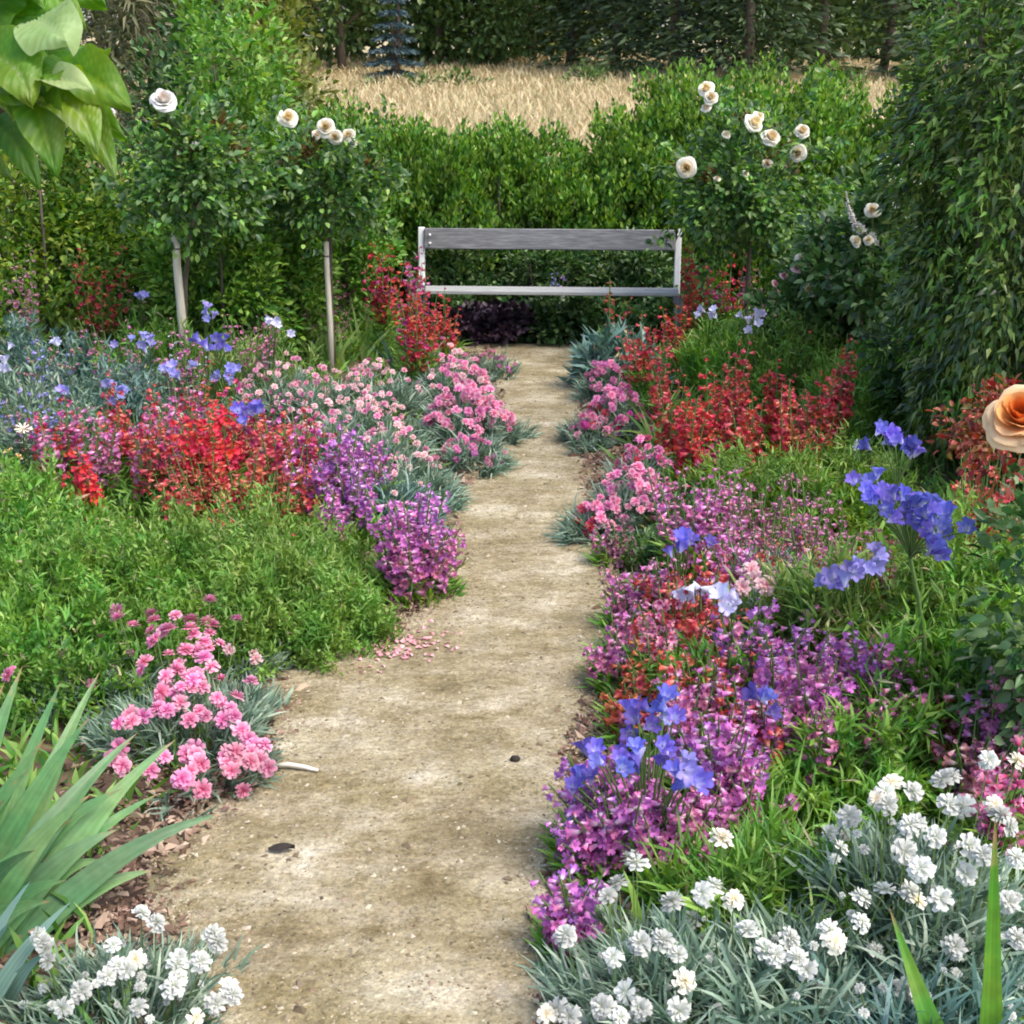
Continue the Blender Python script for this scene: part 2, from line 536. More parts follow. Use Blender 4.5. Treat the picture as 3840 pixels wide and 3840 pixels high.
def path_mat():
    m, n, l, b, out = mat('sandy_gravel')
    tc = n.new('ShaderNodeTexCoord')

    def noise(scale, det, st=(1, 1, 1), rgh=.6):
        mp = n.new('ShaderNodeMapping')
        mp.inputs['Scale'].default_value = st
        l.new(tc.outputs['Object'], mp.inputs[0])
        q = n.new('ShaderNodeTexNoise')
        q.inputs['Scale'].default_value = scale
        q.inputs['Detail'].default_value = det
        q.inputs['Roughness'].default_value = rgh
        l.new(mp.outputs[0], q.inputs['Vector'])
        return q.outputs['Fac']
    big = rampnode(n, [(.30, (.20, .165, .105)), (.44, (.295, .255, .175)), (.55, (.37, .33, .245)), (.68, (.52, .485, .395))])
    l.new(noise(2.6, 9, (1, 1.0, 1), .68), big.inputs[0])
    pat = rampnode(n, [(.40, (1.08, 1.06, 1.04)), (.55, (.80, .75, .60)), (.70, (.55, .50, .36))])
    l.new(noise(5.0, 6, (.65, 1.5, 1), .7), pat.inputs[0])
    mx = n.new('ShaderNodeMix')
    mx.data_type = 'RGBA'
    mx.blend_type = 'MULTIPLY'
    mx.inputs[0].default_value = .75
    l.new(big.outputs[0], mx.inputs[6])
    l.new(pat.outputs[0], mx.inputs[7])
    gr = rampnode(n, [(.28, (.35, .32, .28)), (.44, (.86, .85, .83)), (.56, (1.05, 1.04, 1.02)), (.72, (1.6, 1.56, 1.45))])
    l.new(noise(80, 4, (1, 1, 1), .75), gr.inputs[0])
    ms = rampnode(n, [(.52, (0, 0, 0)), (.66, (1, 1, 1))])
    l.new(noise(1.9, 7, (.8, 1.4, 1), .72), ms.inputs[0])
    mo = n.new('ShaderNodeMix')
    mo.data_type = 'RGBA'
    mf = n.new('ShaderNodeMath')
    mf.operation = 'MULTIPLY'
    mf.inputs[1].default_value = .55
    l.new(ms.outputs[0], mf.inputs[0])
    l.new(mf.outputs[0], mo.inputs[0])
    l.new(mx.outputs[2], mo.inputs[6])
    mo.inputs[7].default_value = (.20, .165, .07, 1)
    mx = mo
    md = rampnode(n, [(.34, (.62, .56, .42)), (.48, (.96, .95, .90)), (.60, (1.12, 1.11, 1.08)), (.72, (1.3, 1.28, 1.22))])
    l.new(noise(26, 5, (.75, 1.2, 1), .75), md.inputs[0])
    mm = n.new('ShaderNodeMix')
    mm.data_type = 'RGBA'
    mm.blend_type = 'MULTIPLY'
    mm.inputs[0].default_value = .8
    l.new(mx.outputs[2], mm.inputs[6])
    l.new(md.outputs[0], mm.inputs[7])
    mx = mm
    m2 = n.new('ShaderNodeMix')
    m2.data_type = 'RGBA'
    m2.blend_type = 'MULTIPLY'
    m2.inputs[0].default_value = .9
    l.new(mx.outputs[2], m2.inputs[6])
    l.new(gr.outputs[0], m2.inputs[7])
    l.new(m2.outputs[2], b.inputs['Base Color'])
    b.inputs['Roughness'].default_value = .95
    b.inputs['Specular IOR Level'].default_value = .15
    bp = n.new('ShaderNodeBump')
    bp.inputs['Strength'].default_value = .9
    bp.inputs['Distance'].default_value = .008
    l.new(noise(60, 5, (1, 1, 1), .7), bp.inputs['Height'])
    b2 = n.new('ShaderNodeBump')
    b2.inputs['Strength'].default_value = .7
    b2.inputs['Distance'].default_value = .05
    l.new(noise(7, 4), b2.inputs['Height'])
    l.new(bp.outputs[0], b2.inputs['Normal'])
    l.new(b2.outputs[0], b.inputs['Normal'])
    return m


ob('path', Geo().add(V, [np.stack([i, i + 1, i + nx + 1, i + nx], 1)]).mesh('path', path_mat(), True), kind='structure')

# loose grit on the path and bark mulch beside it
GRIT = leafmat('grit', [(.10, .075, .045), (.20, .155, .095), (.31, .26, .175), (.44, .39, .29)], trans=0, rough=.9, spec=.2)
CHIP = T([(-.5, 0, 0), (.5, .1, 0), (.35, 1, .1), (-.4, .9, .05), (0, .5, .35)], [[(0, 1, 4), (1, 2, 4), (2, 3, 4), (3, 0, 4)]])
n = 48000
yy = 2.2 + 7.6 * rng.random(n) ** 1.6
ss = rng.random(n)
xx = edge(EL, yy) * (1 - ss) + edge(ER, yy) * ss + rng.normal(0, .03, n)
g = Geo()
a = rng.random(n) * 2 * PI
sz = rng.lognormal(math.log(.0056), .5, n)
put(g, CHIP, np.stack([xx, yy, pathz(xx, yy) - .002], 1), np.stack([np.cos(a), np.sin(a), np.zeros(n)], 1), sz, sz * .7, .2)
ob('grit', g.mesh('grit', GRIT, flat=True), kind='stuff')

MULCH = leafmat('bark_mulch', [(.07, .04, .026), (.16, .10, .068), (.26, .175, .125), (.40, .30, .22)], trans=0, rough=.9, spec=.2)
g = Geo()
n = 26000
yy = 2.0 + 8 * rng.random(n) ** 1.5
side = rng.random(n) < .5
dd = np.abs(rng.normal(0, .17, n)) - .075 * rng.random(n)
xx = np.where(side, edge(EL, yy) - dd * 1.5, edge(ER, yy) + dd)
a = rng.random(n) * 2 * PI
sz = rng.lognormal(math.log(.02), .45, n)
put(g, CHIP, np.stack([xx, yy, .016 + .020 * rng.random(n)], 1), np.stack([np.cos(a), np.sin(a), rng.normal(0, .25, n)], 1), sz, sz * .35, .5)
ob('bark_mulch', g.mesh('bark_mulch', MULCH, flat=True), kind='stuff')

# ground cover between the plants, dry grass on the meadow
g = Geo()
n = 42000
yy = 1.6 + 10.4 * rng.random(n) ** 1.2
side = rng.random(n) < .5
wx = rng.random(n) ** .8
xx = np.where(side, edge(EL, yy) - .12 - wx * (1.0 + yy * .55), edge(ER, yy) + .10 + wx * (1.0 + yy * .55))
d = np.stack([rng.normal(0, .6, n), rng.normal(0, .6, n), np.full(n, 1.)], 1)
put(g, BLADE, np.stack([xx, yy, np.full(n, .0)], 1), d, .05 + .13 * rng.random(n), .012 + .012 * rng.random(n), .8)
ob('ground_cover', g.mesh('ground_cover', L_MID), kind='stuff')

g = Geo()
n = 95000
yy = 13.5 + 50 * rng.random(n) ** 1.3
xx = rng.uniform(-.55, .62, n) * yy
d = np.stack([rng.normal(0, .35, n), rng.normal(0, .35, n), np.full(n, 1.)], 1)
put(g, BLADE, np.stack([xx, yy, hillz(xx, yy) - .02], 1), d, .16 + .26 * rng.random(n), .010 + .0008 * yy, .8)
ob('dry_meadow_grass', g.mesh('dry_meadow_grass', L_DRY), kind='stuff')


# ------------------------------------------------------------------ flower templates
def bell_tpl():
    V, q, G = [], [], []
    rings = [(0, .08, 0), (.20, .11, .03), (.60, .24, .38), (.86, .27, .6)]
    m = 5
    for y, r, gr in rings:
        for j in range(m):
            t = 2 * PI * j / m
            V.append((r * math.cos(t), y, r * math.sin(t)))
            G.append(gr)
    for i_ in range(3):
        for j in range(m):
            q.append((i_ * m + j, i_ * m + (j + 1) % m, (i_ + 1) * m + (j + 1) % m, (i_ + 1) * m + j))
    tr = []
    for j in range(m):                                            # five flared lobes
        t0, t1 = 2 * PI * j / m, 2 * PI * (j + 1) / m
        tm = (t0 + t1) / 2
        k = len(V)
        V += [(.50 * math.cos(tm - .34), .98, .50 * math.sin(tm - .34)), (.50 * math.cos(tm + .34), .98, .50 * math.sin(tm + .34))]
        G += [1, 1]
        q.append((3 * m + j, 3 * m + (j + 1) % m, k + 1, k))
    return T(V, [q], G)


def fan_flower(seed, layers, fringe=.08, cup=.0):
    """Layers of ruffled wedge petals round +Y (the facing direction)."""
    r_ = random.Random(seed)
    V, tr, G = [], [], []
    for n_, rad, rise, wid, up in layers:
        ph = r_.random() * 6
        for j in range(n_):
            t = ph + 2 * PI * j / n_ + r_.uniform(-.15, .15)
            c, s_ = math.cos(t), math.sin(t)
            k = len(V)
            pts = [(0.02, 0, 0.0), (.45, -wid * .35, .45), (.92, -wid * .52, .95), (1.0, 0, 1), (.92, wid * .52, .95), (.45, wid * .35, .45), (.6, 0, .6)]
            rr = rad * r_.uniform(.88, 1.1)
            for a_, b_, gr in pts:
                x0 = a_ * rr * (1 + (r_.uniform(-fringe, fringe) if gr > .9 else 0))
                yv = up + rise * a_ ** 1.3 * rad + (r_.uniform(-.09, .09) * rad if gr > .4 else 0)
                V.append((x0 * c - b_ * rad * s_, yv, x0 * s_ + b_ * rad * c))
                G.append(max(gr, .1))
            tr += [(k, k + 1, k + 6), (k + 1, k + 2, k + 6), (k + 2, k + 3, k + 6), (k + 3, k + 4, k + 6), (k + 4, k + 5, k + 6), (k + 5, k, k + 6)]
    return T(V, [tr], G)


def pink_tpl(seed):
    return fan_flower(seed, [(7, .50, -.15, .56, .12), (6, .44, .2, .55, .15), (5, .34, .6, .55, .16), (4, .2, 1.2, .6, .16)], .13)


def snow_tpl(seed):
    return fan_flower(seed, [(8, .50, -.5, .5, .18), (8, .47, -.1, .5, .22), (7, .40, .35, .5, .22), (6, .28, .8, .5, .22), (4, .15, 1.6, .6, .22)], .14)


def rose_tpl(seed):
    r_ = random.Random(seed)
    V, q, G = [], [], []
    for n_, rad, h, lean, gr in ((5, .54, .22, .95, 1.), (5, .48, .33, .8, .95), (5, .40, .40, .5, .75), (5, .30, .44, .3, .5), (4, .20, .45, .15, .3), (4, .12, .44, .05, .1)):
        ph = r_.random() * 6
        for j in range(n_):
            t0 = ph + 2 * PI * j / n_
            hw = PI / n_ * 1.55
            k = len(V)
            p1, p2, am = r_.random() * 6, r_.random() * 6, r_.uniform(.9, 1.08)
            for a_ in range(5):
                f = a_ / 4
                R = .06 + (rad * am - .06) * f ** (.62 if lean > .5 else .8)
                yv = h * f * (1 - lean * .38 * f) - (lean * .09 * (f > .9))
                for b_ in range(7):
                    s2 = (b_ / 6 - .5) * 2
                    t = t0 + s2 * hw * (.5 + .5 * math.sin(PI * (.2 + .55 * f)))
                    R2 = R * (1 - .12 * s2 * s2 * f) * (1 + .05 * f * math.sin(3.1 * s2 + p1))
                    V.append((R2 * math.cos(t), yv - .06 * f * s2 * s2 + .035 * f * f * math.sin(4.2 * s2 + p2), R2 * math.sin(t)))
                    G.append(min(1, max(.1, gr * (.55 + .5 * f))))
            for a_ in range(4):
                for b_ in range(6):
                    i0 = k + a_ * 7 + b_
                    q.append((i0, i0 + 1, i0 + 8, i0 + 7))
    return T(V, [q], G)


def trumpet_tpl(seed):
    """Six-lobed blue trumpet, mouth towards +Y."""
    r_ = random.Random(seed)
    V, q, G = [], [], []
    for j in range(6):
        t = 2 * PI * j / 6 + r_.uniform(-.1, .1)
        k = len(V)
        rows = [(.05, 0, .5, 0), (.17, .30, .60, .2), (.33, .66, .56, .6), (.50, .88, .44, .85), (.60, .92 + r_.uniform(-.10, .08), .16, 1)]
        for R, y, hw, gr in rows:
            for s2 in (-1, 0, 1):
                a_ = t + s2 * hw * (1 if R > .1 else 1)
                R2 = R * (1 if s2 == 0 else .93)
                V.append((R2 * math.cos(a_), y, R2 * math.sin(a_)))
                G.append(max(.1, gr if s2 else gr * .75))
        for a_ in range(4):
            for b_ in range(2):
                i0 = k + a_ * 3 + b_
                q.append((i0, i0 + 1, i0 + 4, i0 + 3))
    return T(V, [q], G)


def daisy_tpl(seed):
    return fan_flower(seed, [(11, .5, .05, .22, .1), (5, .12, .9, .5, .1)], .05)


BELL = bell_tpl()
TPL = {'bell': [BELL], 'pink': [pink_tpl(i) for i in range(3)], 'snow': [snow_tpl(i) for i in range(3)], 'rose': [rose_tpl(i) for i in range(3)],
       'trumpet': [trumpet_tpl(i) for i in range(3)], 'daisy': [daisy_tpl(i) for i in range(2)]}
_cache = {}


def fmesh(kind, m):
    k = (kind, m.name)
    if k not in _cache:
        _cache[k] = []
        for tv, tf, tg in TPL[kind]:
            g_ = Geo().add(tv, tf, 0.0, tg)
            _cache[k].append(g_.mesh(kind + '_flower', m, kind in ('rose', 'trumpet', 'bell')))
    return random.choice(_cache[k])


def flower(parent, kind, m, p, d, size, name='flower', label=None, roll=3.0):
    R = frames(np.array([d]), roll)[0]
    return ob(name, fmesh(kind, m), parent, M=xform(p, R, size), label=label)


# ------------------------------------------------------------------ plant builders
def tufts(ntf, n_):
    """Shoots scattered over a ragged disc: unit offsets, radius, height factor, and which shoot each leaf sits on."""
    a_ = rng.random(ntf) * 2 * PI
    ph = rng.random(3) * 6
    r = np.sqrt(rng.random(ntf)) * (1 + .22 * np.sin(2 * a_ + ph[0]) + .16 * np.sin(3 * a_ + ph[1]) + .12 * np.sin(5 * a_ + ph[2]))
    r = r * rng.uniform(.9, 1.15, ntf)
    return np.stack([np.cos(a_) * r, np.sin(a_) * r, 0 * r], 1), np.minimum(r, 1.25), rng.uniform(.45, 1.22, ntf), rng.integers(0, ntf, n_)


def penstemon(u, v, h, rad, n, m, label, near=True, leaf=L_MID, bell=.034, nb=16, m2=None, cat='flowering plant', group='penstemons in flower', dens=1.0, lean=.35, lo=.42):
    loc = P(u, v, .74 * h)
    loc[2] = 0
    t = thing('penstemon_plant', label, cat, loc, group)
    fo = Geo()
    n = int(n * 1.35 + .5)
    for i_ in range(n):
        th, r = rng.random() * 2 * PI, rad * .95 * math.sqrt(rng.random())
        out = np.array([math.cos(th), math.sin(th), 0])
        b = out * r * .55
        hi = h * rng.uniform(.66, 1.14)
        top = out * r * (1 + lean * .4) + np.array([rng.normal(0, .03), rng.normal(0, .03), hi])
        pts = arc(b, top, 0, 5, out * -.02)
        sp = Geo()
        tube(sp, pts, np.linspace(.0046, .002, 5), 4, cap=False)
        mm = m if (m2 is None or rng.random() < .6) else m2
        node = np.arange(nb) // 3
        s_ = np.clip(lo + (1 - lo) * (node + .5 + rng.normal(0, .16, nb)) / (nb / 3), 0, .995)
        pos = np.stack([np.interp(s_, np.linspace(0, 1, 5), pts[:, k]) for k in range(3)], 1)
        az = np.arange(nb) * 2.094 + node * 1.05 + rng.normal(0, .35, nb)
        dr = np.stack([np.cos(az), np.sin(az), rng.normal(-.12, .25, nb)], 1)
        sz = bell * 1.18 * (1.12 - .45 * (s_ - lo) / (1 - lo)) * rng.uniform(.62, 1.2, nb) * np.where((s_ > .93), .6, 1)
        pos = pos + norm(dr) * .006
        if near:
            so = ob('flower_spike', sp.mesh('flower_spike', STEM), t)
            R = frames(dr, 3.0)
            for k in range(nb):
                ob('flower', fmesh('bell', mm), so, M=xform(pos[k], R[k], sz[k]))
        else:
            put(sp, BELL, pos, dr, sz, roll=3, mi=1)
            ob('flower_spike', sp.mesh('flower_spike', [STEM, mm]), t)
        # leaves along the lower stem
        if lo < .3:
            dens = .45
        nl = int(22 * dens)
        sl = rng.random(nl) ** .8 * (lo + .12)
        pl = np.stack([np.interp(sl, np.linspace(0, 1, 5), pts[:, k]) for k in range(3)], 1)
        al = rng.random(nl) * 2 * PI
        put(fo, LANCE, pl, np.stack([np.cos(al), np.sin(al), rng.uniform(.1, 1.1, nl)], 1), rng.uniform(.05, .09, nl), rng.uniform(.010, .017, nl), .5)
    k = int(n * 26 * dens)
    th, r = rng.random(k) * 2 * PI, rad * np.sqrt(rng.random(k))
    z = rng.random(k) * h * (lo + .02)
    put(fo, LANCE, np.stack([np.cos(th) * r, np.sin(th) * r, z], 1), np.stack([np.cos(th) * .5, np.sin(th) * .5, rng.uniform(.2, 1.2, k)], 1),
        rng.uniform(.05, .10, k), rng.uniform(.010, .018, k), .7)
    ob('foliage', fo.mesh('foliage', leaf), t, kind='stuff')
    return t


def dianthus(u, v, h, rad, nf, m, label, spots=(), leaf=L_GREY, size=.042, kind='pink', nbl=1100, m2=None, bl=.13, group='dianthus in flower', asp=1.0, stemm=STEM, face=.55):
    loc = P(u, v, h * .7)
    loc[2] = 0
    t = thing('dianthus_plant', label, 'flowering plant', loc, group)
    fo = Geo()
    ntf = max(12, nbl // 24)
    tf, tr_, th_, tk = tufts(ntf, nbl)
    tf[:, 1] *= asp
    p = tf[tk] * rad + np.stack([rng.normal(0, .012, nbl), rng.normal(0, .012, nbl), h * .60 * th_[tk] * (1 - .55 * tr_[tk] ** 2) * rng.random(nbl) ** .6], 1)
    dr = tf[tk] * .8 + np.array([0, 0, .85]) + rng.normal(0, .42, (nbl, 3))
    put(fo, BLADE, p, dr, bl * rng.uniform(.5, 1.15, nbl), bl * rng.uniform(.045, .085, nbl), 1.0)
    ob('foliage', fo.mesh('foliage', leaf), t, kind='stuff')
    st = Geo()
    fl = []
    for (su, sv, *sz) in spots:
        q = P(su, sv, (sz[0] if sz else h * rng.uniform(.75, 1.0))) - loc
        fl.append((q, 1.0 if len(sz) < 2 else sz[1]))
    for _ in range(int(nf * 1.6)):
        a_, rr = rng.random() * 2 * PI, math.sqrt(rng.random())
        fl.append((np.array([math.cos(a_) * rr * rad * 1.05, math.sin(a_) * rr * rad * asp * 1.05, h * (1 - .55 * rr ** 2) * rng.uniform(.72, 1.05)]), rng.uniform(.8, 1.1)))
    for q, sc in fl:
        o_ = np.array([q[0], q[1], 0])
        b = o_ * .5
        tube(st, arc(b, q, 0, 4, norm(o_[None])[0] * .015), .0016, 3, cap=False)
        dd = norm((o_ / max(rad, .05) * .6 + np.array([0, -face, 1.]) + rng.normal(0, .35, 3))[None])[0]
        flower(t, ('pink' if kind == 'snow' and rng.random() < .4 else kind), (CREAM if kind == 'snow' and rng.random() < .13 else m) if (m2 is None or rng.random() < .6) else m2, q, dd, size * 1.08 * sc * rng.uniform(.85, 1.15))
    if kind == 'snow':                                            # small unopened heads
        for _ in range(26):
            a_, rr = rng.random() * 2 * PI, math.sqrt(rng.random())
            q = np.array([math.cos(a_) * rr * rad, math.sin(a_) * rr * rad * asp, h * (1 - .5 * rr ** 2) * rng.uniform(.6, .95)])
            tube(st, arc(q * np.array([.5, .5, 0]), q, 0, 3), .0016, 3, cap=False)
            flower(t, kind, m, q, norm((q * np.array([1, 1, 0]) * 2 + np.array([0, -.3, 1.]))[None])[0], size * rng.uniform(.3, .55), 'bud')
    if fl:
        ob('stem', st.mesh('stem', stemm), t, kind='stuff')
    return t


def stalks(label, base, spots, kind, m, size, leaf=None, nleaf=0, leafL=.35, leafW=.018, name='blue_flower_plant', cat='flowering plant', group=None, updir=(0, -.5, .9), rs=.5, m2=None, stem_r=.0038, stemm=STEM, hub=None):
    """Individually placed blooms on stems from one base. spots: (u, v, z[, scale])."""
    base = np.array([base[0], base[1], 0.])
    t = thing(name, label, cat, base, group)
    g_ = Geo()
    if kind == 'trumpet':
        spots = [x for sp in spots for x in ((sp[0], sp[1], sp[2], (sp[3] if len(sp) > 3 else 1.) * .84), (sp[0] + rng.normal(0, .007), sp[1] + rng.normal(.002, .005), sp[2] + rng.normal(0, .02), .74))]
    for sp in spots:
        q = P(sp[0], sp[1], sp[2]) - base
        o_ = np.array([q[0], q[1], 0])
        if hub:
            hq = P(*hub) - base
            tube(g_, arc(hq, q, 0, 5, (0, 0, .02)), stem_r * .4, 4, cap=False)
        else:
            tube(g_, arc(o_ * .25, q, 0, 6, -o_ * .12), np.linspace(stem_r, stem_r * .6, 6), 4, cap=False)
        sc = sp[3] if len(sp) > 3 else 1.0
        flower(t, kind, m if (m2 is None or rng.random() < .6) else m2, q, np.array(updir) + rng.normal(0, rs, 3), size * sc * rng.uniform(.9, 1.1))
    if hub:
        tube(g_, arc((0, 0, 0), hq, 0, 6, (.02, 0, 0)), np.linspace(stem_r * 1.6, stem_r, 6), 6, cap=False)
    ob('stem', g_.mesh('stem', stemm), t)
    if nleaf:
        for i_ in range(nleaf):
            sword(t, rng.normal(0, .03, 2), rng.random() * 2 * PI, leafL * rng.uniform(.7, 1.1), leafW, rng.uniform(.25, .9), leaf, rng.uniform(.1, .5))
    return t


def sword(parent, b, az, L, W, lean, m, droop=.3, seg=8, name='leaf', fold=.12):
    """One strap leaf: a folded, tapering, drooping blade of its own."""
    o_ = np.array([math.cos(az), math.sin(az), 0])
    s_ = np.linspace(0, 1, seg + 1)
    rad = lean * L * (s_ ** (1 + droop))
    z = L * np.sqrt(max(.05, 1 - min(.9, lean) ** 2)) * (s_ - droop * .75 * s_ ** 2.6)
    c = np.array([b[0], b[1], 0])[None] + o_[None] * rad[:, None] + np.array([0, 0, 1.])[None] * z[:, None]
    return blade(parent, c, W, m, name, fold)


def blade(parent, c, W, m, name='leaf', fold=.12, face=None):
    n_ = len(c)
    s_ = np.linspace(0, 1, n_)
    t_ = norm(np.gradient(c, axis=0))
    ref = np.array([0, -1., .25]) if face is None else np.asarray(face, float)
    x = norm(np.cross(t_, ref))
    z = np.cross(x, t_)
    w_ = W * np.clip((1 - s_ ** 2.6), 0, 1) * (.72 + .28 * np.sin(PI * np.clip(s_ * 1.3 + .1, 0, 1)))
    wob = 1 + .06 * np.sin(s_ * 9 + rng.random() * 6)
    i_ = np.arange(n_ - 1)
    t0 = rng.uniform(.1, .75)
    V, tn, q = [], [], []
    fs = np.linspace(-1, 1, 9)
    for k, f in enumerate(fs):
        V.append(c + x * (f * w_ * wob / 2)[:, None] + z * (w_ * fold * abs(f) + .012 * w_ * (k % 2))[:, None])
        tn.append(np.clip(t0 + (.13 if k % 2 else -.10) + .12 * np.sin(s_ * 5 + t0 * 9) + .08 * f, 0, 1))
        if k:
            q.append(np.stack([(k - 1) * n_ + i_, k * n_ + i_, k * n_ + i_ + 1, (k - 1) * n_ + i_ + 1], 1))
    g_ = Geo().add(np.concatenate(V), q, np.concatenate(tn), np.tile(s_, 9))
    return ob(name, g_.mesh('blade_leaf', m, True), parent)


def clumpy(n_, rad, nclump, spread, bottom=-1.0, shell=.45):
    """Leaf positions and outward directions in a clumped ellipsoid."""
    c = norm(rng.normal(0, 1, (nclump * 3, 3)))
    c = c[c[:, 2] > bottom][:nclump]
    c = c * (rng.random((len(c), 1)) ** shell)
    k = rng.integers(0, len(c), n_)
    off = norm(rng.normal(0, 1, (n_, 3))) * (rng.random((n_, 1)) ** .5) * spread
    p = c[k] + off
    d = off / spread * .8 + p * .7
    return p * np.asarray(rad), d


def shrub(loc, zc, rad, n_, L, W, tpl, m, label, name='shrub', cat='shrub', group=None, nclump=60, spread=.28, stems=4, up=.35, roll=.7, spots=(), kind='rose', fm=CREAM, fsize=.08, fm2=None,
          trunk_r=.02, bottom=-1.0, shell=.45, upright=False, barkm=BARK, smooth_cut=0.):
    loc = np.array([loc[0], loc[1], smooth_cut], float)
    t = thing(name, label, cat, loc, group)
    p, d = clumpy(n_, rad, nclump, spread, bottom, shell)
    p[:, 2] += zc
    keep = p[:, 2] > .01
    p, d = p[keep], d[keep]
    if upright:
        d = d * .35 + np.array([0, 0, 1.]) * .9
    d = d + np.array([0, 0, up]) + rng.normal(0, .45, d.shape)
    g_ = Geo()
    put(g_, tpl, p, d, L * rng.uniform(.65, 1.2, len(p)), W * rng.uniform(.7, 1.2, len(p)), roll)
    ob('foliage', g_.mesh('foliage', m), t, kind='stuff')
    for i_ in range(stems):
        a_ = 2 * PI * i_ / max(stems, 1) + rng.random()
        o_ = np.array([math.cos(a_) * rad[0], math.sin(a_) * rad[1], 0])
        g2 = Geo()
        tube(g2, arc(o_ * .06, o_ * .55 + np.array([0, 0, zc + rad[2] * .5]), 0, 6, o_ * .1), np.linspace(trunk_r, trunk_r * .35, 6), 6)
        ob('stem', g2.mesh('stem', barkm, True), t)
    if len(spots):
        g3 = Geo()
        for sp in spots:
            q = Q(sp[0], sp[1], loc[1] + sp[2]) - loc
            sc = sp[3] if len(sp) > 3 else 1.
            tube(g3, arc(np.array([q[0] * .7, q[1] * .5, q[2] - .22]), q, 0, 4), .004, 4, cap=False)
            flower(t, kind, fm if (fm2 is None or rng.random() < .6) else fm2, q, np.array([rng.normal(0, .35), -.75, .65 + rng.normal(0, .3)]), fsize * sc)
        ob('flower_stem', g3.mesh('flower_stem', STEM), t)
    return t


def feathery(u, v, h, rad, n_, m, label, L=.05, W=.006, asp=1.0, tpl=BLADE, name='feathery_plant', zf=.7, group=None, cat='green plant'):
    n_, W = int(n_ * 1.35), W * .74
    loc = P(u, v, h * zf)
    loc[2] = 0
    t = thing(name, label, cat, loc, group)
    ntf = max(20, n_ // 42)
    tf, tr_, th_, tk = tufts(ntf, n_)
    tf[:, 1] *= asp
    k = rng.random(n_) ** .55
    lean = tf[tk] * .22 * k[:, None] * rad
    p = tf[tk] * rad + lean + np.stack([rng.normal(0, .016, n_), rng.normal(0, .016, n_), h * 1.05 * th_[tk] * (1 - .5 * tr_[tk] ** 2.2) * k], 1)
    d = tf[tk] * .4 + np.array([0, 0, 1.0]) + rng.normal(0, .5, (n_, 3))
    g_ = Geo()
    tn = np.clip(rng.random(ntf)[tk] * .5 + rng.random(n_) * .6 - .05, 0, 1)
    if name == 'feathery_plant':                                   # small leaves at every angle among the upright sprigs
        b_ = rng.random(n_) < .62
        k_ = int(b_.sum())
        put(g_, LEAF2, p[b_], norm(rng.normal(0, 1, (k_, 3)) + np.array([0, -.1, .5])), .034 * rng.uniform(.5, 1.3, k_) * max(.8, L / .055), .011 * rng.uniform(.7, 1.5, k_), 1.0, tint=tn[b_])
        p, d, tn = p[~b_], d[~b_], tn[~b_]
        n_ = len(p)
    put(g_, tpl, p, d, L * rng.uniform(.55, 1.35, n_), W * rng.uniform(.8, 1.6, n_), 1.0, tint=tn)
    k_ = max(6, n_ // 28)
    j_ = rng.integers(0, n_, k_)
    put(g_, LANCE, p[j_] + np.array([0, 0, .012]), rng.normal(0, .6, (k_, 3)) + np.array([0, 0, .6]), L * rng.uniform(.6, 1.3, k_), W * rng.uniform(.7, 1.4, k_), 1.0, mi=1)
    ob('foliage', g_.mesh('foliage', [m, L_DRY]), t, kind='stuff')
    g2 = Geo()
    for i_ in range(30):
        a_, rr = rng.random() * 2 * PI, math.sqrt(rng.random())
        b = np.array([math.cos(a_) * rr * rad * .7, math.sin(a_) * rr * rad * asp * .7, 0])
        tube(g2, arc(b, b * 1.25 + np.array([0, 0, h * .75 * (1 - .5 * rr ** 2)]), 0, 3), .003, 3, cap=False)
    ob('stem', g2.mesh('stem', STEM), t, kind='stuff')
    return t


def swordclump(u, v, z, n_, L, W, m, label, lean=(.15, .8), droop=(.05, .4), name='strap_leaved_plant', spread=.06, group=None):
    loc = P(u, v, z)
    t = thing(name, label, 'leafy plant', (loc[0], loc[1], 0), group)
    for i_ in range(n_):
        sword(t, rng.normal(0, spread, 2), rng.random() * 2 * PI, L * rng.uniform(.65, 1.1), W * rng.uniform(.75, 1.2), rng.uniform(*lean), m, rng.uniform(*droop))
    return t


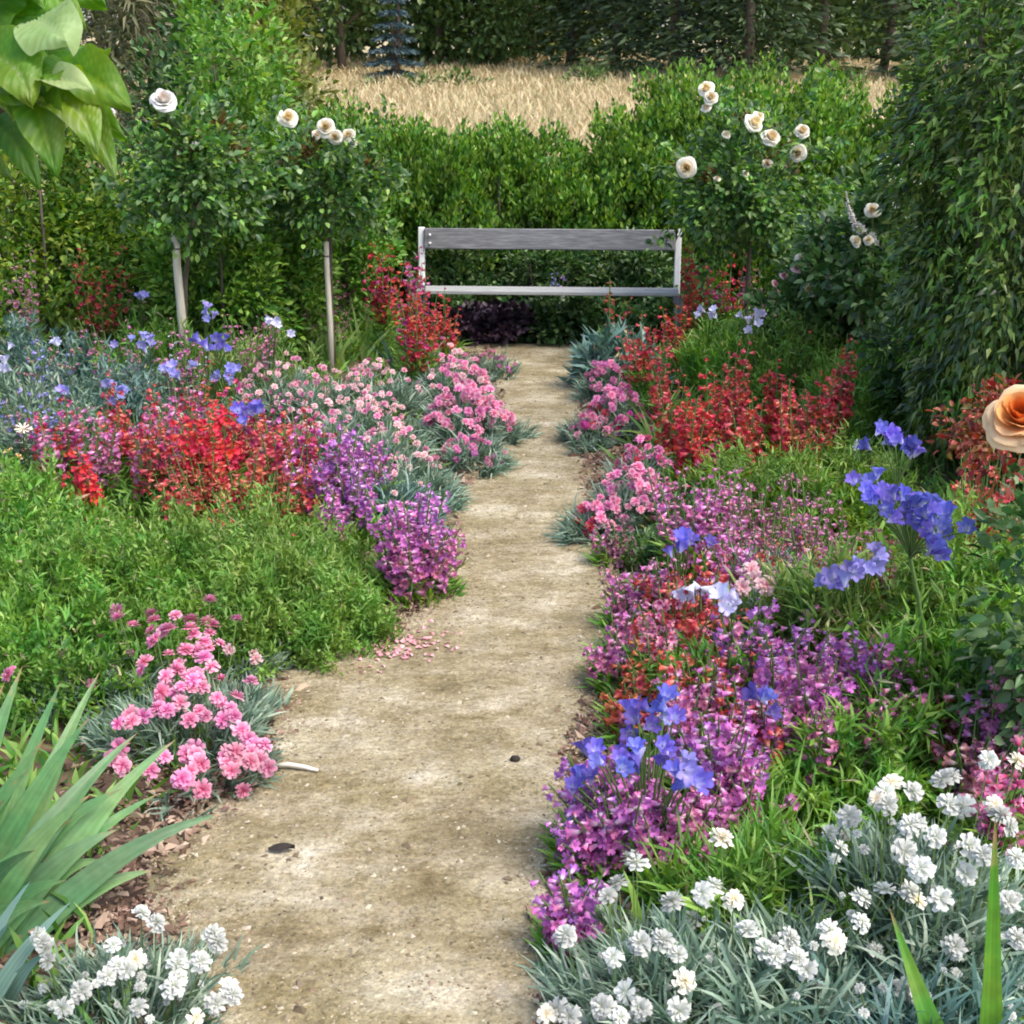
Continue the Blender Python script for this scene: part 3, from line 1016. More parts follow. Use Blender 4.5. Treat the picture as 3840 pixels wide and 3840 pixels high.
def tree(x, y, h, rx, m, label, n_=1500, leaf=.5, kind='round', cat='tree', name='broadleaf_tree', group='trees behind the meadow', tr=.18, z0=.08):
    gz = float(hillz(np.array(x), np.array(y))) if y > 13 else 0.
    t = thing(name, label, cat, (x, y, gz - .05), group)
    g_ = Geo()
    tube(g_, arc((0, 0, 0), (rng.normal(0, .1), 0, h * (.85 if kind == 'cone' else .6)), 0, 6, (rng.normal(0, .15), 0, 0)), np.linspace(tr, tr * .25, 6), 7)
    for i_ in range(5):
        a_ = rng.random() * 2 * PI
        z = h * rng.uniform(.2, .5)
        tube(g_, arc((0, 0, z), (math.cos(a_) * rx * .6, math.sin(a_) * rx * .6, z + h * .18), 0, 4), np.linspace(tr * .4, tr * .1, 4), 5)
    ob('trunk', g_.mesh('trunk', BARK, True), t)
    c = Geo()
    if kind == 'cone':
        nw = max(8, int(h / .38))
        k = n_ // nw
        for i_ in range(nw):
            f = (i_ + .5) / nw
            R = rx * (1 - f) ** .85 + .04 * rx
            a_ = rng.random(k) * 2 * PI
            nbr = 9
            a_ = np.round(a_ / (2 * PI) * nbr) / nbr * 2 * PI + rng.normal(0, .13, k) + i_ * 1.1
            rr = rng.random(k) ** .6 * R
            z = h * (z0 + (1 - z0) * f) - rr * .28 + rng.normal(0, h * .006, k)
            d = np.stack([np.cos(a_), np.sin(a_), rng.normal(-.05, .25, k)], 1)
            put(c, BLADE, np.stack([np.cos(a_) * rr, np.sin(a_) * rr, z], 1), d, leaf * rng.uniform(.6, 1.2, k), leaf * rng.uniform(.18, .35, k), .8)
    else:
        p, d = clumpy(n_, (rx, rx * .9, h * .5), 34, .34, -1, .5)
        p[:, 2] += h * .53
        d = d + rng.normal(0, .5, d.shape) + np.array([0, 0, .2])
        put(c, LEAF6, p, d, leaf * rng.uniform(.6, 1.2, n_), leaf * rng.uniform(.4, .7, n_), .9)
    ob('crown', c.mesh('crown', m), t)
    return t


# ------------------------------------------------------------------ far trees
def far_tree(u, y, h, rx, *a, **k):
    tree(float(Q(u, .08, y)[0]), y, h, rx, *a, **k)


far_tree(.335, 52, 7, 2.6, L_FAR, 'green round tree at the far end of the dry meadow, beside the blue spruce', 3679, 0.29)
far_tree(.385, 47, 3.1, .95, L_SPRUCE, 'small blue spruce standing before the dark trees of the meadow', 3449, 0.20, 'cone', name='blue_spruce')
far_tree(.43, 55, 8, 2.8, L_FAR, 'leafy tree just behind the small blue spruce', 4000, 0.3)
far_tree(.475, 54, 7, 2.4, L_FAR, 'olive green tree between two dark conifers behind the meadow', 3449, 0.29)
far_tree(.52, 57, 9, 3.0, L_OLIVE, 'tall yellowish tree in the middle of the far tree line', 3679, 0.29)
far_tree(.555, 52, 6, 2.2, L_FAR, 'bushy green tree at the middle of the meadow edge', 3449, 0.26)
far_tree(.60, 50, 10, 2.8, L_FIR, 'big dark conifer where the meadow meets the tall hedge', 5520, 0.35, 'cone', name='conifer')
far_tree(.66, 46, 10, 3.0, L_FIR, 'big dark conifer above the cream standard rose', 5520, 0.35, 'cone', name='conifer')
far_tree(.73, 44, 10, 3.0, L_FIR, 'big dark conifer above the middle of the tall hedge', 5520, 0.35, 'cone', name='conifer')
far_tree(.80, 47, 10, 3.2, L_FAR, 'dark green leafy tree beside the dark climber', 4370, 0.32)
far_tree(.86, 50, 9, 3.0, L_FAR, 'far leafy tree above the gap of tan meadow', 3449, 0.29)
far_tree(.93, 46, 10, 3.2, L_FIR, 'dark conifer showing behind the top of the climber', 3449, 0.35, 'cone', name='conifer')
far_tree(.28, 48, 9, 3.0, L_OLIVE, 'yellowish tree rising behind the tall green column', 3679, 0.29)
far_tree(.22, 50, 9, 3.0, L_FAR, 'green tree far behind the white standard rose', 3679, 0.29)
far_tree(.15, 46, 9, 3.0, L_FIR, 'dark conifer far behind the brown needled conifer', 3449, 0.35, 'cone', name='conifer')
far_tree(.06, 48, 9, 3.2, L_FAR, 'green tree far behind the large leaved branch', 3449, 0.32)
far_tree(-.04, 50, 10, 3.4, L_FIR, 'dark conifer at the outer end of the far tree line', 2989, 0.35, 'cone', name='conifer')
far_tree(1.03, 50, 10, 3.4, L_FAR, 'leafy tree at the outer end of the far tree line', 2989, 0.32)
g = Geo()
for i_ in range(46):                                               # dark thicket that closes the foot of the tree line
    x, y = -30 + 60 * i_ / 45 + rng.normal(0, .4), rng.uniform(58, 63)
    p, d = clumpy(900, (2.0, 1.4, rng.uniform(2.4, 4.8)), 14, .4)
    p += np.array([x, y, float(hillz(np.array(x), np.array(y))) + 2.0])
    put(g, LEAF6, p, d + rng.normal(0, .4, d.shape), rng.uniform(.25, .5, 900), rng.uniform(.16, .3, 900), .9)
ob('far_woods', g.mesh('far_woods', L_FAR), kind='stuff')
g = Geo()
for i_ in range(60):                                               # weeds and brush along the meadow's far edge
    x, y = rng.uniform(-18, 22), rng.uniform(40, 47)
    k = 120
    p, d = clumpy(k, (.6, .4, rng.uniform(.2, .5)), 6, .5)
    p += np.array([x, y, float(hillz(np.array(x), np.array(y))) + .12])
    put(g, LEAF2, p, d + np.array([0, 0, .5]), rng.uniform(.10, .2, k), rng.uniform(.05, .10, k), .9)
ob('meadow_edge_undergrowth', g.mesh('meadow_edge_undergrowth', L_FAR), kind='stuff')

# ------------------------------------------------------------------ hedge and tall shrubs
def top_z(u, v, y):
    return float(Q(u, v, y)[2])


HEDGE = [(.335, .100, 'hedge shrub just behind the small cream standard rose with the thinner stake'), (.395, .122, 'hedge shrub above the left end of the grey bench'),
         (.445, .118, 'hedge shrub left of the bench middle, under the tan meadow'), (.492, .114, 'hedge shrub above the bench middle'), (.535, .122, 'hedge shrub beside the low notch in the hedge top'),
         (.572, .135, 'low bright hedge shrub at the notch in the hedge top'), (.612, .095, 'hedge shrub where the hedge top steps up'), (.655, .076, 'tall hedge shrub above the right end of the bench'),
         (.70, .066, 'tall hedge shrub behind the cream rose cluster'), (.75, .062, 'tall hedge shrub at the highest stretch of the hedge'), (.80, .066, 'tall hedge shrub next to the tan meadow gap'),
         (.845, .112, 'short hedge shrub below the tan meadow gap'), (.895, .07, 'hedge shrub half hidden by the dark climber'), (.96, .05, 'hedge shrub hidden mostly by the dark climber')]
HEDGE += [(.632, .074, 'hedge shrub of the back row, first step of the high stretch'), (.677, .056, 'hedge shrub of the back row, above the topmost cream roses'), (.725, .053, 'hedge shrub of the back row, at the top of the high stretch'),
          (.775, .055, 'hedge shrub of the back row, over the outer cream roses'), (.818, .066, 'hedge shrub of the back row, closing in on the tan gap'), (.47, .128, 'hedge shrub of the back row, between two bright ones over the bench'), (.42, .13, 'hedge shrub of the back row, over the west bench end'), (.365, .115, 'hedge shrub of the back row, near the cream standard rose')]
for u, vt, lab in HEDGE:
    y = (11.9 if 'back row' in lab else 11.3) + rng.uniform(-.12, .12)
    zt = top_z(u, vt - (-.010 if .6 < u < .83 else -.004), y)
    x = float(Q(u, vt, y)[0])
    t = shrub((x, y), zt * .5, (.38, .5, zt * .49), 11500, .056, .029, LEAF2, L_HEDGE, 'bright green ' + lab, 'hedge_shrub', 'shrub', 'hedge behind the bench', 110, .25, 3, .5, .9, upright=True, shell=.4, trunk_r=.025)

# tall growth on the garden's west side
shrub(Q(.115, .1, 12.5)[:2], 1.9, (.75, .7, 1.9), 5200, .16, .03, LANCE, L_BROWN, 'brownish drooping conifer behind the top of the white standard rose', 'conifer_shrub', 'conifer', None, 60, .3, 2, -.3)
shrub(Q(.235, .1, 10.2)[:2], 1.35, (.48, .5, 1.42), 6500, .075, .034, LEAF6, L_MID, 'tall narrow leafy green column of foliage left of the bench', 'column_shrub', 'shrub', None, 90, .25, 3, .2)
shrub(Q(.272, .07, 12.6)[:2], 1.25, (.62, .6, 1.2), 5200, .09, .04, LEAF6, L_OLIVE, 'yellowish olive bush between the green column and the meadow', 'olive_bush', 'shrub', None, 60, .28, 3, .2)
shrub(Q(.18, .1, 11.4)[:2], 1.2, (.6, .5, 1.25), 4200, .085, .04, LEAF6, L_DARK, 'dark green bush right behind the white standard rose', 'dark_bush', 'shrub', None, 60, .28, 3, .2)
shrub(Q(.03, .2, 9.3)[:2], .80, (.70, .5, .85), 9000, .062, .028, LEAF6, L_YELL, 'yellow green bush below the large drooping leaves', 'yellow_green_bush', 'shrub', None, 80, .26, 4, .1)
shrub(Q(.105, .22, 9.7)[:2], .85, (.50, .5, .95), 6500, .06, .028, LEAF6, L_MID, 'green bush between the yellow green bush and the white standard rose', 'green_bush', 'shrub', None, 70, .26, 4, .2)
shrub(Q(.00, .12, 10.6)[:2], 1.2, (.6, .5, 1.2), 3500, .07, .03, LEAF6, L_DARK, 'very dark bush in the shade of the large leaves', 'dark_bush', 'shrub', None, 60, .26, 4, .2)
shrub(Q(.215, .3, 9.1)[:2], .55, (.52, .4, .62), 6500, .06, .028, LEAF6, L_HEDGE, 'low green bush around the foot of the round stake', 'green_bush', 'shrub', None, 60, .28, 3, .3)
shrub(Q(.27, .27, 9.5)[:2], .55, (.42, .4, .55), 4200, .07, .032, LEAF6, L_HEDGE, 'bright green bush between the two standard roses', 'green_bush', 'shrub', None, 60, .28, 3, .3)

shrub(Q(.235, .22, 9.9)[:2], .95, (.46, .4, .85), 6500, .062, .028, LEAF6, L_HEDGE, 'lush bright green bush filling the space between the two western standard roses', 'green_bush', 'shrub', None, 70, .26, 3, .3)
shrub(Q(.345, .25, 10.3)[:2], .6, (.36, .4, .62), 4000, .062, .028, LEAF6, L_MID, 'green bush behind the thin stake and the crimson spikes', 'green_bush', 'shrub', None, 60, .28, 3, .3)

# dark climber on the east side
t = shrub(Q(1.02, .2, 6.6)[:2], 1.55, (.66, .8, 1.62), 33000, .070, .022, LANCE, L_CLIMB, 'huge dark green climber with narrow drooping leaves at the edge of the path garden', 'climbing_shrub', 'shrub', None, 170, .20, 6, -.5, .7, trunk_r=.035, shell=.35)
g = Geo()
p, d = clumpy(6500, (.67, .80, 1.60), 150, .11, -1, .10)
p[:, 2] += 1.55
put(g, LANCE, p, d * .8 + np.array([0, 0, -.4]) + rng.normal(0, .4, d.shape), .056, .019, .6)
ob('new_growth', g.mesh('new_growth', L_MID), t, kind='stuff')
shrub(Q(.935, .37, 7.2)[:2], .45, (.42, .4, .5), 4200, .085, .028, LANCE, L_DARK, 'dark leafy skirt of growth at the foot of the climber', 'dark_bush', 'shrub', None, 60, .26, 3, .1)
shrub(Q(.865, .33, 8.6)[:2], .42, (.45, .4, .45), 4200, .07, .026, LANCE, L_HEDGE, 'green shrub between the red penstemons and the dark climber', 'green_bush', 'shrub', None, 60, .28, 3, .3)


# ------------------------------------------------------------------ standard roses
def standard_rose(u, vc, y, rad, label, spots, fm, n_=2600, stake=None, sl=None, fsize=.115):
    c = Q(u, vc, y)
    loc = np.array([c[0], y, 0])
    t = thing('standard_rose', label, 'rose tree', loc, 'standard roses')
    g_ = Geo()
    sx = (Q(stake[0], stake[1], y - .12)[0] - c[0]) if stake else 0.
    tube(g_, arc((sx, .02, 0), (0, 0, c[2] - rad[2] * .4), 0, 6, (sx * .5, 0, 0)), np.linspace(.018, .013, 6), 7)
    for i_ in range(6):
        a_ = i_ * 1.05
        tube(g_, arc((0, 0, c[2] - rad[2] * .45), (math.cos(a_) * rad[0] * .7, math.sin(a_) * rad[1] * .7, c[2] + rad[2] * rng.uniform(0, .6)), 0, 4), np.linspace(.010, .004, 4), 5)
    ob('trunk', g_.mesh('trunk', BARK, True), t)
    p, d = clumpy(n_, rad, 38, .36, -1, .35)
    for _ in range(26):                                            # shoots that break the outline
        k = 46
        o_ = norm(rng.normal(0, 1, 3)[None])[0] * np.array(rad)
        s_ = rng.random((k, 1))
        p = np.concatenate([p, o_ * .75 + (o_ * .65 + np.array([0, 0, rng.uniform(-.34, .26)])) * s_ + rng.normal(0, .025, (k, 3))])
        d = np.concatenate([d, rng.normal(0, .8, (k, 3)) + o_])
    n_ = len(p)
    p[:, 2] += c[2]
    cr, c2 = Geo(), Geo()
    sel = rng.random(n_) < .38
    p9, d9 = p[sel], d[sel]
    k9 = len(p9)
    put(c2, LEAF6, p9, d9 + rng.normal(0, .5, d9.shape), rng.uniform(.034, .066, k9), rng.uniform(.02, .036, k9), .8)
    ob('lighter_leaves', c2.mesh('lighter_leaves', L_MID), t, kind='stuff')
    p, d = p[~sel], d[~sel]
    n_ = len(p)
    put(cr, LEAF6, p, d + rng.normal(0, .5, d.shape), rng.uniform(.038, .072, n_), rng.uniform(.024, .042, n_), .8)
    ob('crown', cr.mesh('crown', L_ROSE), t)
    yg = Geo()
    k = 260
    p2, d2 = clumpy(k, rad, 9, .14, .2, .1)
    p2[:, 2] += c[2]
    put(yg, LEAF6, p2, d2 + np.array([0, 0, .6]) + rng.normal(0, .4, d2.shape), rng.uniform(.03, .06, k), rng.uniform(.016, .03, k), .8)
    ob('young_foliage', yg.mesh('young_foliage', L_YOUNG), t, kind='stuff')
    st = Geo()
    for sp in spots:
        q = Q(sp[0], sp[1], y + sp[2]) - loc
        tube(st, arc(np.array([q[0] * .6, q[1] * .5, q[2] - .25]), q, 0, 4), .004, 4, cap=False)
        flower(t, 'rose', fm, q, np.array([rng.normal(0, .3), -.8, .5 + rng.normal(0, .3)]), fsize * sp[3])
    ob('flower_stem', st.mesh('flower_stem', STEM), t)
    if stake:
        su, vt, r = stake
        top = Q(su, vt, y - .12)
        k = thing('garden_stake', sl, 'stake', (top[0], y - .12, 0), 'stakes of the standard roses')
        s2 = Geo()
        tube(s2, [(0, 0, -.05), (.004, 0, top[2] * .4), (-.003, 0, top[2] * .8), (0, 0, top[2])], [r, r * 1.04, r * .97, r * .9], 9)
        ob('pole', s2.mesh('pole', STAKE, True), k)
        s3 = Geo()
        zt = top[2] - .09
        a_ = np.linspace(0, 2 * PI, 13)
        tube(s3, np.stack([np.cos(a_) * (r + .004), np.sin(a_) * (r + .004), zt + 0 * a_], 1), .004, 5, cap=False)
        ob('tie', s3.mesh('tie', BARK, True), k)
    return t


standard_rose(.190, .172, 8.6, (.44, .38, .37), 'standard rose with dark foliage and one big white bloom on a round stake', [(.16, .100, -.25, 1.35), (.108, .110, -.2, .45), (.19, .14, -.35, .25)], IVORY, 3400,
              (.171, .228, .026), 'round pale wooden stake holding the standard rose with one white bloom')
standard_rose(.322, .178, 9.2, (.40, .34, .34), 'standard rose with three cream blooms above the bench end', [(.281, .116, -.3, 1.05), (.318, .125, -.3, 1.0), (.328, .134, -.32, .8), (.341, .133, -.28, .8), (.345, .139, -.2, .5), (.31, .132, -.2, .6)], CREAM, 2500,
              (.3185, .236, .019), 'thin pale stake holding the cream standard rose near the bench')
standard_rose(.735, .185, 9.4, (.52, .42, .46), 'standard rose with many cream blooms, to the east of the bench',
              [(.69, .088, -.1, .95), (.694, .096, -.2, .8), (.69, .106, -.2, .6), (.735, .121, -.35, 1.1), (.74, .115, -.3, .7), (.752, .135, -.38, 1.05), (.783, .129, -.3, .85), (.780, .150, -.36, .95), (.671, .164, -.4, 1.15),
               (.709, .132, -.3, .5), (.749, .16, -.4, .55), (.728, .17, -.4, .4), (.70, .175, -.4, .4)], CREAM, 4200)
shrub(Q(.875, .22, 8.2)[:2], .85, (.5, .45, .62), 3800, .07, .042, LEAF6, L_ROSE, 'rose bush with cream blooms and buds leaning against the dark climber', 'rose_bush', 'rose bush', 'rose bushes', 50, .28, 4, .2,
      spots=[(.885, .168, -.3, 1.15), (.893, .175, -.3, .9), (.88, .172, -.34, .8), (.897, .165, -.2, .7), (.91, .16, -.3, .6), (.852, .206, -.4, .75), (.893, .145, -.3, .5), (.875, .2, -.4, .4), (.835, .236, -.4, .6), (.848, .235, -.4, .5)], fm=CREAM, fsize=.115, bottom=-.7)
shrub(Q(.80, .27, 8.7)[:2], .48, (.42, .4, .42), 2600, .065, .04, LEAF6, L_ROSE, 'low rose bush with blush pink blooms behind the mauve penstemons', 'rose_bush', 'rose bush', 'rose bushes', 40, .28, 4, .2,
      spots=[(.784, .254, -.3, .95), (.779, .262, -.35, .8), (.788, .262, -.36, .6), (.765, .270, -.35, .55), (.81, .272, -.35, .75), (.808, .279, -.36, .5), (.79, .284, -.4, .9), (.756, .277, -.4, .5)], fm=PALE, fm2=CREAM, fsize=.095, bottom=-.7)

# white flower spike leaning up beside the rose bush
q0, q1 = Q(.853, .235, 7.9), Q(.826, .187, 7.9)
t = thing('white_flower_spike', 'pale curved flower spike leaning up in front of the dark rose bush', 'flower', (q0[0] + .05, 7.9, 0))
g = Geo()
pts = np.concatenate([arc((0, 0, 0), q0 - np.array([q0[0] + .05, 7.9, 0]), 0, 4), (arc(q0, q1, 0, 6, (-.03, 0, -.03)) - np.array([q0[0] + .05, 7.9, 0]))[1:]])
tube(g, pts, np.linspace(.006, .002, len(pts)), 5)
ob('stem', g.mesh('stem', STEM, True), t)
g = Geo()
n = 260
s_ = rng.random(n)
pp = np.stack([np.interp(s_, np.linspace(0, 1, 6), pts[-6:, k]) for k in range(3)], 1)
dd = rng.normal(0, 1, (n, 3))
put(g, LEAF6, pp, dd, .045 * (1.15 - s_), .030 * (1.15 - s_), 1, tint=.3)
ob('petals', g.mesh('petals', IVORY), t, kind='stuff')


# ------------------------------------------------------------------ bench
def bench():
    c = Q(.5345, .342, 10.05)
    t = thing('garden_bench', 'weathered grey wooden bench with pale end posts at the end of the path', 'bench', (c[0], 10.05, 0))
    t.rotation_euler = (0, 0, math.radians(-3.5))
    W = 1.88
    hw = W / 2
    for sx in (-1, 1):
        g_ = Geo()
        a_ = math.radians(-6)
        rot = np.array([[1, 0, 0], [0, math.cos(a_), -math.sin(a_)], [0, math.sin(a_), math.cos(a_)]])
        box(g_, (sx * hw, .16, .425), (.045, .06, .86), .005, rot=rot)
        ob('back_post', g_.mesh('back_post', POST, flat=True), t)
        g_ = Geo()
        box(g_, (sx * hw, -.24, .215), (.045, .06, .43), .005)
        ob('front_leg', g_.mesh('front_leg', WOOD, flat=True), t)
        g_ = Geo()
        box(g_, (sx * (hw - .03), -.045, .405), (.03, .42, .05), .004)
        ob('seat_rail', g_.mesh('seat_rail', WOOD, flat=True), t)
    a_ = math.radians(-8)
    rot = np.array([[1, 0, 0], [0, math.cos(a_), -math.sin(a_)], [0, math.sin(a_), math.cos(a_)]])
    g_ = Geo()
    box(g_, (0, .155, .775), (W - .05, .032, .15), .006, rot=rot)
    ob('back_plank', g_.mesh('back_plank', WOOD, flat=True), t)
    for sy in (-.205, -.085):
        g_ = Geo()
        box(g_, (0, sy, .446), (W - .02, .108, .028), .005)
        ob('seat_plank', g_.mesh('seat_plank', SEATW, flat=True), t)
    for sx in (-1, 1):
        for z in (.745, .805):
            b = Geo()
            tube(b, [(sx * (hw - .07), .128, z), (sx * (hw - .07), .120, z)], .010, 8)
            ob('bolt', b.mesh('bolt', POST), t)


bench()
# plants under and behind the bench, then dark leaf masses for the hedge's shade
shrub(Q(.475, .335, 10.15)[:2], .15, (.42, .3, .17), 1800, .06, .04, LEAF6, L_PURP, 'low dark purple leaved plant under the bench, nearer its west end', 'purple_leaved_plant', 'leafy plant', None, 30, .3, 0)
shrub(Q(.54, .335, 10.2)[:2], .18, (.36, .3, .2), 1800, .06, .04, LEAF6, L_DARK, 'dark green plant in the shade below the bench middle', 'shade_plant', 'leafy plant', None, 30, .3, 0)
shrub(Q(.60, .335, 10.2)[:2], .18, (.36, .3, .2), 1800, .06, .04, LEAF6, L_ROSE, 'dark plant in the shade below the east half of the bench', 'shade_plant', 'leafy plant', None, 30, .3, 0)
shrub(Q(.43, .32, 10.3)[:2], .2, (.3, .25, .2), 1500, .06, .04, LEAF6, L_ROSE, 'dark leafy plant at the west foot of the bench', 'shade_plant', 'leafy plant', None, 30, .3, 0)
shrub(Q(.655, .32, 10.2)[:2], .22, (.34, .25, .24), 1600, .06, .04, LEAF6, L_ROSE, 'dark leafy plant at the east foot of the bench', 'shade_plant', 'leafy plant', None, 30, .3, 0)
for u, lab in ((.445, 'dark leaf mass added as hedge shade behind the west third of the bench'), (.535, 'dark leaf mass added as hedge shade behind the bench middle'), (.625, 'dark leaf mass added as hedge shade behind the east third of the bench')):
    shrub(Q(u, .33, 10.72)[:2], .36, (.42, .22, .36), 3400, .06, .026, LEAF6, L_DARK, lab, 'dark_bush', 'shrub', 'dark leaf masses added as hedge shade', 50, .28, 2, .2)  # added dark leaves stand in for the shade at the hedge foot
penstemon(.545, .283, .52, .16, 9, PURP, 'lavender flower clump showing through the gap behind the bench seat', False, L_DARK, .026, 12, LAV, group=None)

# ------------------------------------------------------------------ west bed, far to near
penstemon(.372, .268, .80, .13, 8, RED, 'tall crimson penstemon standing one step away from the bench end', False, bell=.036, nb=18, m2=CRIM)
penstemon(.405, .270, .72, .12, 7, CRIM, 'magenta red penstemon touching the west post of the bench', False, bell=.036, nb=16, m2=MAGE)
penstemon(.402, .300, .66, .09, 9, CRIM, 'crimson penstemon right in front of the west bench leg', False, bell=.034, nb=15, m2=RED)
penstemon(.408, .318, .62, .13, 11, RED, 'red penstemon hiding the west front leg of the bench', False, bell=.034, nb=16, m2=CRIM)
penstemon(.434, .308, .62, .10, 6, RED, 'orange red penstemon spikes in front of the bench seat end', False, bell=.034, nb=16, m2=RUST)
penstemon(.288, .290, .55, .22, 10, DUSK, 'dusky mauve penstemon beyond the pale lilac flower', False, bell=.028, nb=11, m2=MAUV)
penstemon(.318, .305, .50, .20, 8, DUSK, 'dusky mauve penstemon at the foot of the thin stake', False, bell=.028, nb=11, m2=MAUV)
penstemon(.345, .285, .55, .16, 7, DUSK, 'dusky mauve penstemon between the thin stake and the crimson spikes', False, bell=.028, nb=11, m2=MAUV)
penstemon(.093, .280, .85, .22, 9, RUST, 'dark rust red flower spikes under the yellow green bush', False, L_OLIVE, bell=.035, nb=12, m2=RED)
penstemon(.027, .285, .85, .10, 4, DUSK, 'dull pink flower spike standing below the yellow green bush', False, L_MID, bell=.03, nb=20)
swordclump(.355, .325, .2, 26, .50, .020, L_STRAP, 'tuft of upright green strap leaves in front of the crimson penstemons')
swordclump(.325, .335, .2, 20, .45, .018, L_STRAP, 'tuft of green strap leaves below the thin stake')
swordclump(.395, .345, .15, 18, .40, .018, L_BLUE, 'tuft of blue green strap leaves behind the pink dianthus by the path')

feathery(.035, .345, .42, .42, 3200, L_BLUE, 'blue grey foliage clump at the far edge of the west bed', .07, .016, tpl=LANCE, name='blue_grey_plant', cat='leafy plant')
feathery(.10, .375, .40, .40, 3200, L_BLUE, 'blue grey foliage clump behind the scarlet penstemons', .06, .014, tpl=LANCE, name='blue_grey_plant', cat='leafy plant')
feathery(.02, .40, .40, .35, 2600, L_GREY, 'grey green foliage clump above the white daisy', .06, .014, tpl=LANCE, name='grey_green_plant', cat='leafy plant')
feathery(.16, .34, .42, .45, 3000, L_MID, 'green foliage around the foot of the stakes with blue flowers over it', .07, .012, name='green_plant', cat='leafy plant')
feathery(.24, .35, .40, .4, 2600, L_STRAP, 'pale green foliage beneath the blue flowers by the stake', .08, .010, name='green_plant', cat='leafy plant')

BG = 'blue flowers in the west bed'
blue = [
    ((.14, .36), [(.139, .293, .62, 1.1)], LAV, 'lone lavender blue flower high beside the round stake'),
    ((.20, .37), [(.200, .304, .60, 1.1), (.204, .308, .58, .9)], LAV, 'pair of lavender blue flowers between the stakes'),
    ((.265, .38), [(.266, .311, .60, .9), (.262, .318, .58, .9), (.27, .319, .56, .9)], LILAC, 'pale lilac flower cluster beyond the blue ones'),
    ((.145, .40), [(.140, .333, .52, 1.1), (.148, .336, .52, 1.1), (.143, .345, .48, .9), (.128, .334, .5, .7)], LAV, 'lavender blue flowers on the near side of the round stake'),
    ((.205, .40), [(.198, .336, .52, 1.3), (.212, .336, .52, 1.2), (.203, .342, .50, 1.2), (.222, .338, .5, 1.)], BLUE, 'deep blue flower cluster between stake and pale pink dianthus'),
    ((.17, .42), [(.170, .362, .50, 1.1), (.167, .368, .48, 1.0), (.174, .37, .47, .9)], LAV, 'lavender flowers above the middle of the scarlet penstemons'),
    ((.222, .42), [(.222, .363, .50, 1.1), (.226, .367, .48, 1.0), (.219, .37, .46, .9)], LAV, 'lavender flowers beside the pale pink dianthus'),
    ((.11, .44), [(.112, .385, .48, 1.1), (.106, .380, .48, .9), (.068, .385, .48, .9), (.115, .39, .47, .9)], LAV, 'pale blue flowers over the blue grey foliage'),
    ((.24, .45), [(.232, .402, .48, 1.2), (.245, .405, .47, 1.2), (.252, .402, .47, 1.)], BLUE, 'violet blue flowers among the scarlet penstemons'),
    ((.01, .42), [(.005, .358, .50, 1.3), (.012, .362, .50, 1.), (.055, .335, .52, .8)], LILAC, 'pale lilac flowers over the far grey foliage'),
]
for (bu, bv), sp, m, lab in blue:
    stalks(lab, P(bu, bv, 0), sp, 'trumpet', m, .062, L_STRAP, 5, .3, .014, group=BG)

for (u, v, r_, nf, lab) in [(.275, .368, .26, 34, 'pale pink dianthus at the back, near the thin stake'), (.32, .375, .26, 34, 'pale pink dianthus in the middle of the grey green drift'), (.355, .40, .25, 34, 'pale pink dianthus with silvery leaves, closest to the pink clump'),
                            (.315, .415, .24, 26, 'pale pink dianthus just above the purple penstemon'), (.375, .43, .22, 22, 'sparse pale pink dianthus above the magenta penstemon'), (.37, .365, .24, 28, 'pale pink dianthus beside the blue green strap leaves')]:
    dianthus(u, v, .40, r_, nf, PALE, lab, m2=PINK, size=.036, nbl=1300, group='pale pink dianthus drift')
dianthus(.458, .393, .34, .23, 72, PINK, 'full bright pink dianthus overhanging the path', m2=ROSEP, size=.046, nbl=1000)
dianthus(.445, .362, .34, .22, 48, ROSEP, 'mid pink dianthus behind the bright pink one at the path edge', m2=PALE, size=.042, nbl=1000)
dianthus(.474, .405, .24, .15, 22, ROSEP, 'pink dianthus cushion reaching furthest onto the path', size=.040, nbl=600)
dianthus(.455, .436, .18, .20, 26, MAUV, 'faded rosy dianthus cushion where the path widens', m2=ROSEP, size=.038, nbl=700)
dianthus(.43, .345, .34, .2, 20, MAUV, 'dusky pink dianthus below the orange red penstemon', m2=PALE, size=.036, nbl=800)
dianthus(.482, .352, .2, .16, 14, MAUV, 'faint mauve dianthus at the far end of the path', m2=DUSK, size=.034, nbl=500)
dianthus(.395, .455, .28, .20, 8, PALE, 'mostly green silvery dianthus between magenta penstemon and path', size=.034, nbl=1400)
dianthus(.37, .475, .30, .20, 6, PALE, 'silver leaved dianthus between the two purple penstemons', size=.034, nbl=1500, leaf=L_BLUE)

penstemon(.062, .425, .48, .15, 9, CRIM, 'magenta crimson penstemon next to the white daisy', m2=MAUV)
penstemon(.120, .408, .50, .17, 9, CORAL, 'coral red penstemon behind the crimson one', m2=CRIM)
penstemon(.162, .425, .50, .16, 9, CRIM, 'mauve crimson penstemon in the middle of the red drift', m2=MAUV)
penstemon(.203, .430, .54, .15, 15, SCAR, 'brightest scarlet penstemon of the red drift', m2=SCAR, bell=.042, nb=16)
penstemon(.232, .425, .48, .14, 8, CRIM, 'crimson penstemon right of the scarlet one', m2=CORAL)
penstemon(.272, .435, .50, .15, 11, CORAL, 'orange and crimson penstemon beside the purple penstemon', m2=CRIM)
penstemon(.085, .467, .36, .07, 4, SCAR, 'small coral penstemon low before the red drift', bell=.04)
penstemon(.205, .470, .38, .18, 9, RUST, 'rust orange penstemon at the foot of the scarlet one', m2=CORAL, bell=.026, nb=10, leaf=L_FEATH)
penstemon(.268, .478, .38, .18, 10, RUST, 'rust orange penstemon fading into the feathery green', m2=CORAL, bell=.026, nb=10, leaf=L_FEATH)
